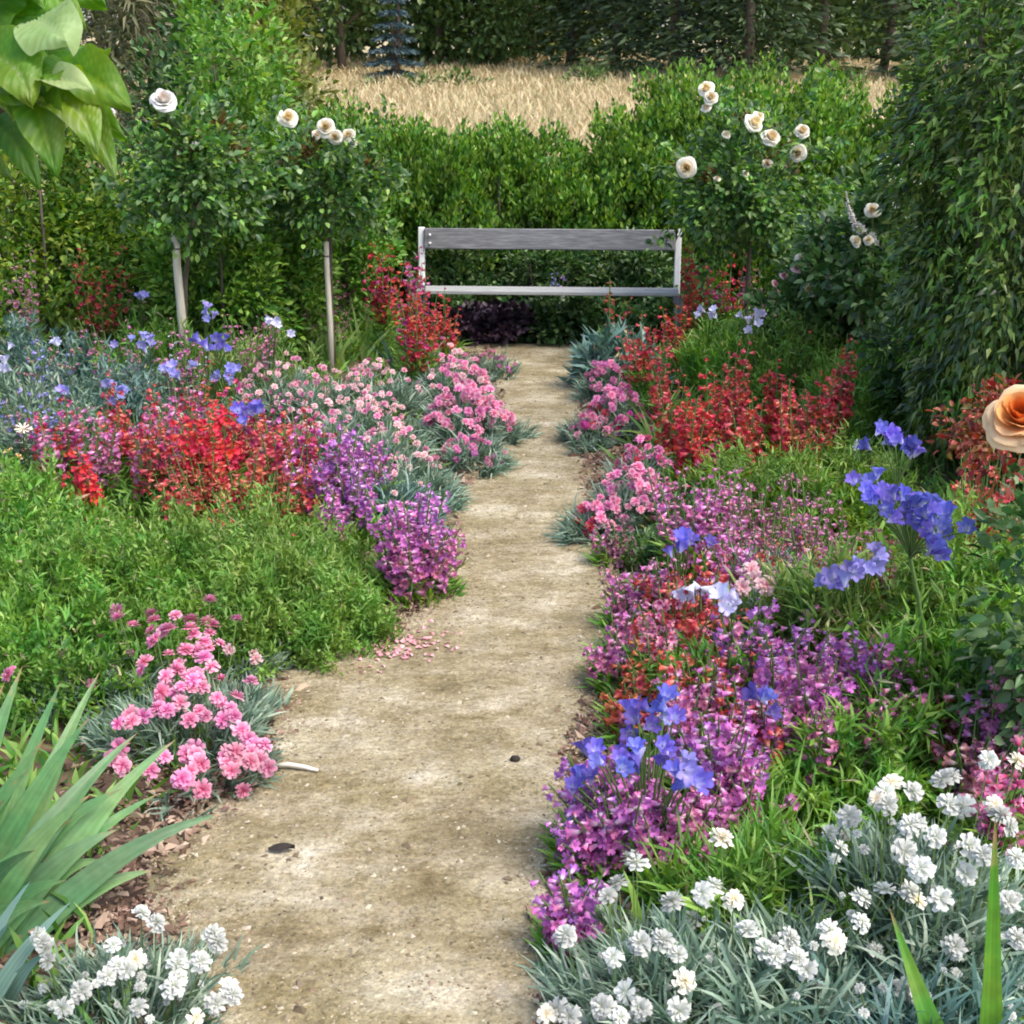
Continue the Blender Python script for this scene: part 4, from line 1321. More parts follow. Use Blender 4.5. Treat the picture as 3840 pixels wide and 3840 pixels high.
penstemon(.235, .505, .32, .24, 12, RUST, 'few orange flowers scattered in the feathery green', bell=.022, nb=7, leaf=L_FEATH)
penstemon(.325, .450, .50, .15, 12, PURP, 'violet purple penstemon beside the orange crimson one', m2=MAGE)
penstemon(.322, .498, .34, .07, 6, PURP, 'small low violet penstemon before the purple pair', m2=MAGE)
penstemon(.358, .445, .46, .12, 8, PURP, 'pale violet penstemon under the pale pink dianthus', m2=MAUV)
penstemon(.400, .508, .42, .17, 19, MAGE, 'large magenta penstemon leaning over the path edge', m2=PURP, bell=.036, nb=18, lo=.22)
penstemon(.408, .535, .30, .15, 14, MAGE, 'lower magenta penstemon mass spilling to the path', m2=MAUV, bell=.034, nb=16, lo=.15)

feathery(.045, .565, .40, .40, 7500, L_MID, 'leafy bright green mound near the edge of the west bed', .055, .013, tpl=LANCE)
feathery(.115, .54, .42, .36, 7000, L_FEATH, 'leafy green mound under the crimson penstemon', .05, .010, tpl=LANCE)
feathery(.20, .555, .36, .36, 8500, L_FEATH, 'mossy green feathery mound below the scarlet penstemon', .045, .006)
feathery(.252, .575, .32, .28, 8500, L_FEATH, 'mossy green feathery mound nearest the path bend', .045, .006)
feathery(.312, .58, .28, .20, 6500, L_FEATH, 'small feathery green mound next to the magenta penstemon', .045, .006)
feathery(.26, .525, .38, .30, 6500, L_FEATH, 'feathery green mound under the rust orange flowers', .045, .006)
for u, v, h, n_, m, mm, lab in [(.05, .352, .55, 9, DUSK, LAV, 'dusky lilac spikes over the far blue grey foliage'), (.115, .345, .55, 9, DUSK, MAUV, 'dusky rose spikes beside the round stake foot'), (.175, .345, .52, 9, MAUV, LILAC, 'pale rosy spikes at the very foot of the round stake'), (.245, .335, .52, 10, DUSK, MAUV, 'dusky mauve spikes between the blue flowers and the thin stake'), (.03, .395, .50, 8, LAV, DUSK, 'pale lavender spikes above the white daisy'), (.19, .375, .50, 8, RUST, DUSK, 'rusty spikes behind the brightest scarlet penstemon')]:
    penstemon(u, v, h, .2, n_, m, lab, False, L_GREY, .026, 10, mm)
feathery(.00, .50, .45, .35, 5000, L_MID, 'deep green leafy mound under the white daisy', .06, .016, tpl=LANCE)
feathery(.16, .60, .28, .30, 6000, L_MID, 'green mound behind the near pink dianthus', .045, .009, tpl=LANCE)
feathery(.03, .625, .30, .30, 5000, L_MID, 'green mound behind the tall iris leaves', .05, .012, tpl=LANCE)
stalks('single white daisy with a yellow eye by the red drift', P(.025, .47, 0), [(.023, .420, .46)], 'daisy', CREAM, .075, name='daisy', group=None, updir=(.1, -.3, .9), rs=.1)
stalks('small orange flowers just under the white daisy', P(.012, .50, 0), [(.008, .441, .40), (.018, .446, .38, .8)], 'daisy', ORANGE, .05, name='orange_flower', group=None)
stalks('dark pink flower half hidden behind the tall iris leaves', P(.008, .70, 0), [(.009, .660, .28), (.012, .655, .29, .7)], 'pink', ROSEP, .05, name='pink_flower', group=None)

NP = [(.115, .597), (.172, .602), (.208, .612), (.15, .627), (.20, .643), (.207, .652), (.186, .662), (.176, .687), (.14, .70), (.155, .692), (.163, .695), (.235, .713), (.243, .722), (.19, .737), (.186, .752), (.181, .762),
      (.226, .752), (.252, .742), (.12, .748), (.258, .728), (.13, .705), (.196, .668), (.20, .628), (.192, .66), (.172, .678), (.229, .70), (.193, .745), (.245, .735), (.118, .73), (.225, .745),
      (.13, .612), (.15, .606), (.16, .617), (.186, .606), (.19, .621), (.165, .64), (.175, .65), (.14, .655), (.18, .635), (.214, .63)]
dianthus(.185, .685, .26, .25, 12, PINK, 'near pink dianthus with big blooms spilling onto the path', spots=[(a + da, b + db, .10 + .20 * max(0, min(1, (.78 - b) / .18))) for a, b in NP for da, db in ((0, 0), (float(rng.normal(0, .011)), float(rng.normal(0, .011))))], m2=ROSEP, size=.050, nbl=1900, bl=.10, leaf=L_GREY, asp=1.25)
dianthus(.225, .635, .16, .14, 2, PALE, 'sprawling grey green dianthus between near pink one and feathery mound', size=.04, nbl=700, bl=.09)
dianthus(.09, .64, .24, .22, 5, DUSK, 'brownish faded dianthus behind the iris leaves', size=.03, nbl=1300, bl=.1, leaf=L_GREY)
WL = [(200, 1490), (240, 1560), (250, 1620), (570, 1540), (590, 1640), (690, 1610), (780, 1430), (710, 1380), (890, 1640), (870, 1750), (1070, 1490), (1010, 1620), (1150, 1750), (1080, 1830), (410, 1770), (540, 1690), (215, 1525), (640, 1660), (900, 1600), (900, 1700), (1090, 1530), (1170, 1790), (330, 1850), (700, 1850), (980, 1900)]
dianthus(.105, .96, .20, .20, 1, WHITE, 'white dianthus below the iris leaves at the near end of the path', spots=[(x * .7453 / 3840, (2400 + y * .7453) / 3840, .10 + .12 * (1 - (y - 1380) / 550) + .03) for x, y in WL], kind='snow', size=.043, nbl=2400, bl=.09, leaf=L_GREY)


# iris leaves in the near west corner: each leaf a part
def iris(label, base, tips, W, m, name='iris_plant'):
    base = np.array([base[0], base[1], 0.])
    t = thing(name, label, 'leafy plant', base)
    for (u, v, z, k, bx) in tips:
        q = P(u, v, z) - base
        b = np.array([bx, rng.normal(0, .05), 0])
        s_ = np.linspace(0, 1, 11)[:, None]
        up = np.array([0, 0, abs(q[2]) * .35 + .05]) * k
        c = b + (q - b) * s_ + up * (4 * s_ * (1 - s_)) * .6
        blade(t, c, W * rng.uniform(.85, 1.1), m, 'leaf', .10, (rng.normal(0, .15), -.8, .6))
    return t


iris('big grey green iris fan in the near west corner', P(-.03, .93, 0),
     [(.217, .795, .20, .9, .10), (.172, .722, .34, .5, .08), (.155, .775, .20, .8, .02), (.135, .715, .38, .5, 0), (.098, .655, .50, .3, .04), (.088, .70, .48, .3, -.04), (.06, .665, .55, .2, -.02), (.022, .650, .58, .2, -.08),
      (.005, .665, .58, .2, -.12), (.045, .72, .50, .3, -.10), (.12, .77, .30, .6, -.02), (.10, .84, .16, .8, .06), (.15, .85, .10, .8, .10), (.07, .80, .30, .5, -.05), (.03, .75, .45, .3, -.14), (.065, .86, .2, .6, 0),
      (-.02, .66, .6, .1, -.15), (.09, .775, .36, .5, 0), (.035, .83, .35, .4, -.06), (.005, .78, .42, .3, -.10), (.115, .81, .22, .7, .04), (.05, .88, .2, .5, -.02)], .074, L_IRIS)
iris('short pale iris shoots under the big iris fan', P(-.02, 1.0, 0), [(.07, .88, .25, .4, .0), (.03, .86, .32, .3, -.05), (.01, .90, .25, .3, -.05), (.045, .93, .2, .3, .03)], .045, L_BLUE)


# overhanging large-leaved branch, top west corner
def broad(parent, base, tip, W, m, fold=.25, droop=.1, tint=.5, face=(0, -.75, .65)):
    n_, nc = 31, 13
    s_ = np.linspace(0, 1, n_)
    base, tip = np.asarray(base, float), np.asarray(tip, float)
    L_ = np.linalg.norm(tip - base)
    side = rng.normal(0, .12) * L_
    c = base + (tip - base) * s_[:, None] + np.array([0, 0, 1.]) * (droop * L_ * 4 * s_ * (1 - s_))[:, None]
    t_ = norm(np.gradient(c, axis=0))
    x = norm(np.cross(t_, np.asarray(face, float) + rng.normal(0, .12, 3)))
    z = np.cross(x, t_)
    c = c + x * (side * 4 * s_ * (1 - s_))[:, None]
    w_ = W * np.sin(PI * np.clip(s_, .015, 1) ** .72) ** .75
    w_[-1] = 0
    rows, tn = [], []
    ph = rng.random(4) * 6
    for f in np.linspace(-1, 1, nc):
        vein = np.cos((s_ - .22 * abs(f)) * 2 * PI * 9)
        ruff = W * .11 * abs(f) ** 1.5 * np.sin(s_ * 8 + ph[0] + (2 if f > 0 else 0)) + W * .03 * abs(f) * np.sin(s_ * 19 + ph[1] + f)
        rel = .020 * W * vein * (abs(f) < .93) * (abs(f) > .05) - (.03 * W if abs(f) < .05 else 0)
        rows.append(c + x * (f * w_ / 2 * (1 + .05 * np.sin(s_ * 11 + ph[2] + f)))[:, None] + z * (abs(f) * w_ * fold + ruff + rel - .22 * W * f * f * s_ ** 2)[:, None])
        tn.append(np.clip(tint + .17 * (vein > .72) - .05 * (vein < -.5) + (.22 if abs(f) < .05 else 0) + .06 * np.sin(s_ * 5 + ph[3]) + .08 * (abs(f) > .9), 0, 1))
    i_ = np.arange(n_ - 1)
    q = np.concatenate([np.stack([k * n_ + i_, (k + 1) * n_ + i_, (k + 1) * n_ + i_ + 1, k * n_ + i_ + 1], 1) for k in range(nc - 1)])
    return ob('leaf', Geo().add(np.concatenate(rows), [q], np.concatenate(tn), np.tile(s_, nc)).mesh('broad_leaf', m, True), parent)


t = thing('large_leaved_shrub', 'shrub with large drooping yellow green leaves hanging into the top corner', 'shrub', (-1.55, 2.7, 0))
org = np.array([-1.55, 2.7, 0])
g = Geo()
tube(g, arc((0, 0, 0), (.1, .05, 2.6), 0, 8, (-.08, 0, 0)), np.linspace(.045, .02, 8), 8)
ob('trunk', g.mesh('trunk', BARK, True), t)
for a_, b_ in (((.02, .02, 1.5), Q(.03, .095, 2.75) - org), ((.05, .0, 1.9), Q(.01, .0, 2.75) - org), ((.03, .02, 1.2), Q(.0, .15, 2.8) - org), ((.03, .02, 1.7), Q(.06, .075, 2.7) - org)):
    g = Geo()
    tube(g, arc(a_, b_, 0, 6, (0, 0, .06)), np.linspace(.014, .006, 6), 6)
    ob('branch', g.mesh('branch', BARK, True), t)
BL = [  # base (u, v), tip (u, v), width, depth, tint, fold
    ((.035, .018), (.064, .040), .105, 2.60, .95, .05), ((.058, .066), (.128, .106), .088, 2.65, .40, .2), ((.03, .088), (.095, .150), .085, 2.62, .62, .3), ((.028, .09), (.055, .172), .075, 2.60, .28, .35),
    ((.055, .092), (.112, .172), .065, 2.66, .75, .3), ((.04, .07), (.098, .062), .07, 2.72, .5, .25), ((-.01, .05), (.055, .085), .09, 2.7, .35, .2), ((-.02, .06), (.03, .10), .10, 2.58, .55, .15),
    ((-.03, .005), (.05, .008), .10, 2.75, .42, .15), ((.03, -.02), (.082, .022), .07, 2.75, .6, .25), ((-.02, .015), (.03, .045), .09, 2.8, .2, .2), ((.04, .08), (.09, .088), .045, 2.56, .98, .3),
    ((-.03, .07), (.01, .11), .09, 2.65, .6, .2), ((.02, .04), (.06, .07), .08, 2.85, .12, .2), ((-.03, .03), (.02, .07), .09, 2.9, .1, .2), ((.05, -.03), (.10, .0), .08, 2.8, .3, .2), ((-.03, -.03), (.04, -.01), .1, 2.7, .4, .2),
    ((.06, .09), (.125, .095), .05, 2.75, .55, .3), ((-.02, .1), (.02, .15), .08, 2.95, .05, .2), ((.0, -.01), (-.01, .05), .09, 2.7, .3, .2), ((.08, .10), (.120, .132), .06, 2.7, .5, .25), ((.075, .072), (.043, .078), .06, 2.6, .45, .3), ((-.02, .085), (.042, .094), .06, 2.62, .35, .3), ((-.02, .11), (.012, .175), .075, 2.72, .3, .25), ((-.01, .12), (.038, .185), .06, 2.9, .15, .3), ((-.03, .15), (.0, .215), .07, 2.8, .4, .25),
      ((.02, .06), (.045, .05), .05, 2.8, .25, .2), ((.10, .06), (.075, .045), .05, 2.75, .5, .2)]
for (b0, b1, wd, dep, ti, fo_) in BL:
    broad(t, Q(*b0, dep + .04) - org, Q(*b1, dep - .04) - org, wd * 1.2, L_BIG, fo_, .14 if b1[1] > b0[1] + .03 else .05, ti)

# ------------------------------------------------------------------ east bed, far to near
penstemon(.678, .275, .72, .16, 9, RED, 'dark red penstemon touching the east post of the bench', False, bell=.035, nb=15)
penstemon(.662, .315, .55, .12, 7, RED, 'dark red penstemon hiding the east front leg of the bench', False, bell=.034, nb=14, m2=CRIM)
penstemon(.712, .275, .66, .18, 8, CRIM, 'dark crimson penstemon behind the lavender flowers', False, bell=.03, nb=12, m2=RED)
penstemon(.750, .290, .60, .20, 9, DUSK, 'dusky rose penstemon below the blush rose bush', False, bell=.03, nb=12, m2=MAUV)
penstemon(.795, .300, .58, .20, 9, DUSK, 'dusky plum penstemon beside the single red spike', False, bell=.03, nb=12, m2=CRIM)
penstemon(.832, .285, .80, .06, 3, RUST, 'single rust red spike before the dark rose bush', False, bell=.034, nb=16)
penstemon(.598, .300, .62, .08, 4, RUST, 'thin orange red penstemon leaning in front of the bench seat', False, bell=.03, nb=12, m2=RED, lean=.8)
penstemon(.628, .335, .60, .10, 6, RED, 'red penstemon spikes rising over the strap leaves', False, bell=.034, nb=15, m2=CORAL)
penstemon(.648, .362, .56, .10, 6, RED, 'red penstemon between strap leaves and the main red drift', False, bell=.034, nb=14, m2=CORAL)
stalks('pair of lavender flowers in the far part of the east bed', P(.69, .36, 0), [(.689, .305, .6, 1.1), (.693, .309, .58, .9), (.684, .308, .58, .9)], 'trumpet', LILAC, .062, L_STRAP, 5, .3, .014, group='lavender flowers near the bench')
stalks('lavender flower cluster beside the bright green tuft', P(.737, .37, 0), [(.737, .313, .58, 1.2), (.742, .318, .56, 1.0), (.731, .317, .56, 1.0)], 'trumpet', LILAC, .066, L_STRAP, 5, .3, .014, group='lavender flowers near the bench')
feathery(.60, .345, .35, .22, 1500, L_BLUE, 'blue green leaf clump at the far corner of the path', .11, .03, tpl=LANCE, name='blue_green_plant', cat='leafy plant')
feathery(.77, .345, .48, .36, 5000, L_FEATH, 'bright green feathery tuft behind the red penstemon drift', .07, .007)
feathery(.71, .34, .42, .3, 3500, L_MID, 'green foliage under the lavender flowers', .08, .010, name='green_plant', cat='leafy plant')
feathery(.855, .375, .45, .34, 4500, L_MID, 'green foliage between the red drift and the dark climber', .08, .012, tpl=LANCE, name='green_plant', cat='leafy plant')

t = swordclump(.655, .44, .1, 24, .62, .024, L_STRAP, 'arching pale strap leaves beside the path, before the red penstemons', (.35, .95), (.25, .6))
swordclump(.645, .40, .15, 16, .5, .022, L_STRAP, 'upright strap leaves behind the arching ones at the path side', (.15, .7), (.1, .4))

REDS = [(.672, .425, 12, .46, .12, SCAR, 'bright scarlet penstemon at the path side of the red drift'), (.692, .395, 8, .50, .12, RED, 'red penstemon behind the bright scarlet one'), (.716, .378, 10, .52, .11, RED, 'tall red penstemon in the middle of the east drift'),
        (.735, .420, 9, .44, .14, RED, 'dull red penstemon at the front of the drift'), (.768, .415, 10, .46, .14, CORAL, 'coral red penstemon in front of the tall red ones'), (.762, .375, 8, .52, .12, RED, 'deep red penstemon below the green tuft'),
        (.800, .390, 11, .52, .13, RED, 'red penstemon next to the dark end of the drift'), (.822, .372, 10, .54, .10, RED, 'tallest red penstemon beside the dark climber'), (.785, .435, 7, .36, .16, RUST, 'low rusty red penstemon over green stems'),
        (.69, .455, 7, .34, .10, CRIM, 'low crimson penstemon under the bright scarlet one')]
for u, v, n, h, r_, m, lab in REDS:
    penstemon(u, v, h * 1.18, r_ * .62, int(n * .8), m, lab, m2=RED if m is not RED else CORAL, bell=.036, nb=17, lo=.38, dens=1.2)
feathery(.74, .475, .34, .36, 6000, L_FEATH, 'green stems and leaves under the east red drift', .07, .008, asp=.6)
feathery(.82, .455, .34, .3, 4500, L_FEATH, 'green leaves between the red drift and the tall blue flower', .06, .010, tpl=LANCE)
feathery(.80, .475, .30, .25, 3500, L_YELL, 'pale yellow green leaf tuft beneath the single white bud', .06, .012, tpl=LANCE)
stalks('single white bud beside the tall blue flower', P(.84, .49, 0), [(.838, .435, .42)], 'daisy', WHITE, .05, name='white_flower', group=None)

for (u, v, h, r_, nf, m, lab) in [(.605, .395, .30, .19, 34, ROSEP, 'rosy pink dianthus clump at the far path side'), (.578, .415, .20, .12, 16, ROSEP, 'small rosy dianthus hanging over the path'), (.592, .365, .28, .15, 16, MAUV, 'dusky rose dianthus by the blue green leaves'),
                                  (.618, .475, .32, .17, 26, PINK, 'bright pink dianthus against a dark gap'), (.590, .500, .20, .13, 16, ROSEP, 'faded pink dianthus bulging onto the path'), (.628, .445, .28, .14, 16, ROSEP, 'pink dianthus under the arching strap leaves')]:
    dianthus(u, v, h, r_, int(nf * 1.7), m, lab, m2=CRIM if m is ROSEP else ROSEP, size=.044, nbl=800, leaf=L_GREY, group='pink dianthus along the east path edge')
penstemon(.602, .525, .18, .10, 8, DUSK, 'dark plum flowers in the shade at the path edge', bell=.03, nb=8, m2=MAUV, lo=.2)

penstemon(.685, .505, .42, .15, 12, MAGE, 'pinkish purple penstemon behind the round blue flower', m2=MAUV, bell=.034, nb=14)
penstemon(.715, .500, .40, .14, 9, MAUV, 'mauve penstemon before the low crimson ones', m2=MAGE, bell=.03, nb=12)
penstemon(.752, .520, .38, .17, 10, MAUV, 'dull mauve penstemon in the middle of the east bed', m2=DUSK, bell=.026, nb=11)
penstemon(.795, .525, .38, .17, 10, DUSK, 'brownish mauve penstemon under the tall blue flower', m2=MAUV, bell=.026, nb=11)
penstemon(.86, .545, .44, .10, 6, RUST, 'brownish red spikes right below the tall blue flower', m2=DUSK, bell=.022, nb=12)
penstemon(.742, .560, .34, .16, 9, MAUV, 'rosy mauve penstemon beside the pale blue bell', m2=CORAL, bell=.028, nb=11)
dianthus(.735, .575, .34, .10, 3, PALE, 'pale pink dianthus blooms over red penstemon', spots=[(.733, .557, .38, 1.2), (.748, .572, .36, 1.2), (.725, .573, .36, .9), (.738, .565, .37, .9)], size=.06, nbl=500)
penstemon(.615, .570, .26, .10, 10, MAGE, 'soft mauve penstemon reaching over the path edge', m2=MAUV, bell=.028, nb=12, lo=.2)
penstemon(.612, .605, .22, .10, 9, MAUV, 'rosy mauve penstemon low at the path edge', m2=MAGE, bell=.028, nb=11, lo=.2)
penstemon(.655, .612, .36, .13, 11, CORAL, 'coral and white penstemon above the rust red one', m2=PINK, bell=.036, nb=13)
penstemon(.690, .600, .36, .12, 8, CORAL, 'coral penstemon under the pale blue bells', m2=RUST, bell=.03, nb=11)
penstemon(.645, .650, .26, .16, 12, RUST, 'rust red penstemon mass near the path', m2=CORAL, bell=.028, nb=12, lo=.2)
penstemon(.708, .640, .34, .12, 8, CORAL, 'coral red penstemon left of the purple drift', m2=MAUV, bell=.034, nb=11)
penstemon(.735, .630, .38, .13, 10, PURP, 'violet purple penstemon behind the magenta ones', m2=MAUV, bell=.034, nb=13)
penstemon(.765, .660, .36, .14, 12, MAGE, 'magenta penstemon in the middle of the purple drift', m2=PURP, bell=.036, nb=14)
penstemon(.80, .680, .34, .14, 11, MAGE, 'magenta rose penstemon at the front of the purple drift', m2=MAUV, bell=.036, nb=13)
penstemon(.835, .645, .38, .12, 9, PURP, 'violet penstemon beside the tall flower stem', m2=MAGE, bell=.036, nb=13)
penstemon(.86, .675, .32, .13, 9, MAGE, 'magenta rose penstemon at the foot of the tall stem', m2=MAUV, bell=.034, nb=12)
penstemon(.975, .685, .42, .16, 11, MAUV, 'mauve penstemon at the outer edge above the white dianthus', m2=PURP, bell=.032, nb=12, leaf=L_BRONZE)
penstemon(.705, .725, .34, .14, 13, MAGE, 'magenta penstemon beside the deep blue bells', m2=PURP, bell=.036, nb=14)
penstemon(.67, .69, .34, .1, 7, MAUV, 'rosy magenta penstemon behind the blue bells', m2=MAGE, bell=.034, nb=12)
penstemon(.610, .775, .28, .17, 22, MAGE, 'dense magenta penstemon mass leaning over the near path edge', m2=PURP, bell=.038, nb=15, lo=.15)
penstemon(.655, .795, .24, .13, 14, MAGE, 'magenta penstemon at the front of the dense mass', m2=MAUV, bell=.036, nb=13, lo=.15)
penstemon(.575, .775, .26, .07, 6, PURP, 'violet penstemon spikes closest to the path', m2=LAV, bell=.034, nb=12, lo=.2)
penstemon(.562, .880, .20, .075, 10, PURP, 'small isolated violet magenta penstemon next to the white dianthus', m2=MAGE, bell=.034, nb=12, lo=.1)
penstemon(.975, .775, .34, .07, 5, ROSEP, 'few pink bells above the white dianthus at the edge', bell=.036, nb=9)

for u, v, n, h, r_, m, mm, lab in [
    (.722, .540, 8, .38, .13, MAUV, MAGE, 'mauve penstemon between the pinkish purple and the dull mauve one'), (.775, .550, 8, .36, .14, MAUV, DUSK, 'mauve penstemon above the pale pink dianthus blooms'),
    (.700, .565, 8, .34, .10, MAGE, CORAL, 'magenta coral penstemon between the two pale bells'), (.655, .565, 8, .32, .09, MAUV, CORAL, 'rosy penstemon under the round blue flower'),
    (.600, .640, 9, .18, .08, MAUV, MAGE, 'mauve penstemon cushion at the path, beside the rust red mass'), (.622, .685, 8, .22, .09, RUST, MAUV, 'rust and mauve penstemon just behind the deep blue bells'),
    (.685, .665, 10, .32, .10, CORAL, MAGE, 'coral magenta penstemon in the gap before the violet drift'), (.735, .700, 11, .32, .11, MAGE, CORAL, 'magenta coral penstemon under the single violet bell'),
    (.785, .715, 10, .28, .12, MAUV, MAGE, 'rosy penstemon low at the front of the purple drift'), (.725, .765, 9, .26, .10, MAUV, MAGE, 'rosy magenta penstemon fading into green leaves'),
    (.690, .790, 9, .24, .09, MAGE, MAUV, 'magenta penstemon right beside the thin pale green leaves'), (.585, .810, 12, .20, .09, MAGE, PURP, 'lowest magenta penstemon of the dense mass, touching the path'),
    (.850, .705, 7, .28, .10, MAGE, MAUV, 'small magenta penstemon at the base of the thick stem'), (.95, .72, 8, .36, .12, MAUV, DUSK, 'mauve penstemon just above the crowded white heads'),
    (.655, .400, 7, .50, .09, RED, CORAL, 'red penstemon over the arching strap leaves')]:
    penstemon(u, v, h, r_, n, m, lab, m2=mm, bell=.034, nb=13, lo=.3, dens=.6)
for u, v, n, h, r_, m, mm, lab in [
    (.092, .430, 9, .46, .12, MAUV, CRIM, 'rosy penstemon between the crimson and the coral ones'), (.142, .438, 9, .46, .12, CORAL, MAUV, 'coral rose penstemon at the front of the red drift'),
    (.182, .405, 8, .52, .12, MAUV, CRIM, 'mauve rose penstemon just behind the scarlet one'), (.245, .405, 8, .50, .12, CRIM, MAGE, 'crimson magenta penstemon under the violet blue flowers'),
    (.297, .438, 10, .48, .11, CRIM, MAGE, 'crimson penstemon where the red drift turns purple'), (.175, .470, 9, .36, .14, RUST, CORAL, 'rust coral penstemon low in front of the red drift'),
    (.235, .470, 10, .38, .12, CORAL, RUST, 'coral penstemon low beside the brightest scarlet one'), (.305, .475, 9, .36, .10, CORAL, CRIM, 'coral crimson penstemon low beside the violet one'),
    (.345, .475, 8, .40, .10, PURP, MAGE, 'violet penstemon between the two purple masses')]:
    penstemon(u, v, h, r_, n, m, lab, m2=mm, bell=.034, nb=13, lo=.3, dens=.6)
for u, v, n, h, m, mm, lab in [(.705, .485, 9, .40, DUSK, MAUV, 'hazy mauve spikes over the green behind the pinkish purple penstemon'), (.745, .495, 10, .42, MAUV, DUSK, 'hazy rosy spikes at the back of the dull mauve drift'), (.785, .495, 9, .42, DUSK, MAUV, 'hazy plum spikes just west of the lower blue flower head'),
                               (.82, .535, 8, .40, MAUV, RUST, 'hazy rose spikes under the lower blue flower head'), (.77, .575, 9, .36, MAUV, CORAL, 'hazy rose spikes east of the pale pink dianthus blooms'), (.80, .625, 8, .36, MAGE, DUSK, 'hazy magenta spikes at the back of the violet penstemon'),
                               (.895, .66, 7, .36, DUSK, RUST, 'hazy plum spikes east of the thick flower stem'), (.925, .52, 8, .56, RUST, CORAL, 'hazy rust spikes east of the lower blue flower head'), (.66, .47, 7, .40, MAUV, ROSEP, 'hazy rose spikes below the bright scarlet penstemon')]:
    penstemon(u, v, h, .15, n, m, lab, True, L_OLIVE, .024, 12, mm, lo=.25, dens=.5)
EB = 'blue flowers in the east bed'
stalks('deep blue bells over the dense magenta penstemon mass', P(.63, .84, 0), [(.575, .74, .32, 1.15), (.583, .737, .33, .9), (.618, .703, .36, 1.2), (.628, .712, .35, 1.), (.648, .688, .40, 1.1), (.655, .697, .39, 1.1), (.643, .70, .38, .9), (.63, .73, .34, 1.2),
       (.622, .738, .33, 1.), (.668, .752, .34, 1.2), (.675, .765, .33, 1.1), (.563, .768, .26, 1.), (.567, .76, .27, .9), (.645, .735, .34, .9), (.605, .745, .32, .9), (.66, .76, .32, 1.)], 'trumpet', BLUE, .058, L_STRAP, 6, .28, .014, group=EB, m2=LAV)
stalks('single violet blue bell in the magenta drift', P(.745, .735, 0), [(.744, .684, .34, 1.2), (.749, .688, .33, 1.)], 'trumpet', BLUE, .060, L_STRAP, 4, .28, .014, group=EB)
stalks('tall blue flower head, the upper one by the dark climber', P(.89, .60, 0), [(.855, .425, .78, 1.15), (.865, .428, .78, 1.1), (.874, .433, .77, 1.1), (.884, .437, .76, 1.1), (.897, .442, .75, 1.2), (.86, .434, .76, .9), (.892, .447, .74, 1.)], 'trumpet', BLUE, .060, L_STRAP, 6, .5, .02, group=EB, stem_r=.005, hub=(.876, .475, .62))
stalks('tall wide blue flower head on a thick stem, lower one', P(.905, .73, 0), [(.835, .473, .78, .9), (.845, .485, .78, 1.1), (.853, .492, .77, 1.1), (.862, .498, .77, 1.1), (.872, .502, .77, 1.1), (.880, .493, .78, 1.1), (.888, .503, .77, 1.1), (.897, .508, .76, 1.1), (.905, .500, .77, 1.1),
       (.913, .512, .76, 1.2), (.920, .503, .76, 1.1), (.926, .512, .75, 1.1), (.917, .522, .74, 1.), (.907, .541, .72, 1.1), (.913, .546, .70, 1.), (.868, .488, .78, 1.), (.856, .482, .78, .9), (.895, .495, .78, .9)], 'trumpet', BLUE, .060, L_STRAP, 8, .45, .022, group=EB, stem_r=.006, hub=(.889, .545, .62))
stalks('pale blue bells hanging low behind the tall stem', P(.835, .64, 0), [(.815, .566, .46, 1.2), (.81, .57, .45, .9), (.846, .556, .47, 1.), (.852, .547, .48, 1.), (.84, .56, .46, .8), (.834, .558, .46, .8)], 'trumpet', LAV, .066, L_STRAP, 8, .4, .02, group=EB)
stalks('round blue flower beside the dark gap', P(.665, .60, 0), [(.660, .530, .42, 1.2), (.668, .534, .42, 1.3), (.664, .54, .41, 1.1), (.673, .528, .42, .9)], 'trumpet', BLUE, .058, L_STRAP, 4, .28, .014, group=EB)
stalks('pale blue bell hanging above the coral penstemons', P(.682, .64, 0), [(.678, .570, .40, 1.2), (.684, .574, .39, 1.)], 'trumpet', LILAC, .066, L_STRAP, 3, .28, .014, group=EB, updir=(0, -.7, -.5))
stalks('lilac bell lying over the coral penstemon', P(.712, .66, 0), [(.709, .588, .40, 1.2), (.715, .592, .39, .9)], 'trumpet', LILAC, .066, L_STRAP, 3, .28, .014, group=EB)

# orange rose at the frame's edge and its bronze leaves
b = Q(1.065, .50, 3.4)
t = thing('orange_rose', 'rose bush with one big orange bloom and bronze red young leaves', 'rose bush', (b[0], 3.5, 0))
org = np.array([b[0], 3.5, 0])
q = Q(.998, .412, 3.1) - org
g = Geo()
tube(g, arc((0, 0, 0), q, 0, 6, (.05, .03, 0)), np.linspace(.008, .004, 6), 6)
ob('stem', g.mesh('stem', STEM, True), t)
flower(t, 'rose', ORANGE, q, np.array([-.34, -.62, .70]), .165)
g = Geo()
p, d = clumpy(620, (.15, .15, .12), 22, .34)
c0 = Q(.975, .42, 3.45) - org
put(g, LEAF6, p + c0 + 0, d + rng.normal(0, .4, d.shape), rng.uniform(.02, .036, 620), rng.uniform(.010, .017, 620), .8)
ob('young_foliage', g.mesh('young_foliage', L_BRONZE), t, kind='stuff')
g = Geo()
p, d = clumpy(1700, (.24, .22, .50), 40, .28)
put(g, LEAF6, p + np.array([.02, .0, .52]), d + rng.normal(0, .4, d.shape), rng.uniform(.03, .058, 1700), rng.uniform(.018, .034, 1700), .8)
ob('foliage', g.mesh('foliage', L_ROSE), t, kind='stuff')
penstemon(.962, .462, .86, .15, 16, CORAL, 'rust red flower spikes under the orange rose', m2=CORAL, bell=.03, nb=9, leaf=L_OLIVE)

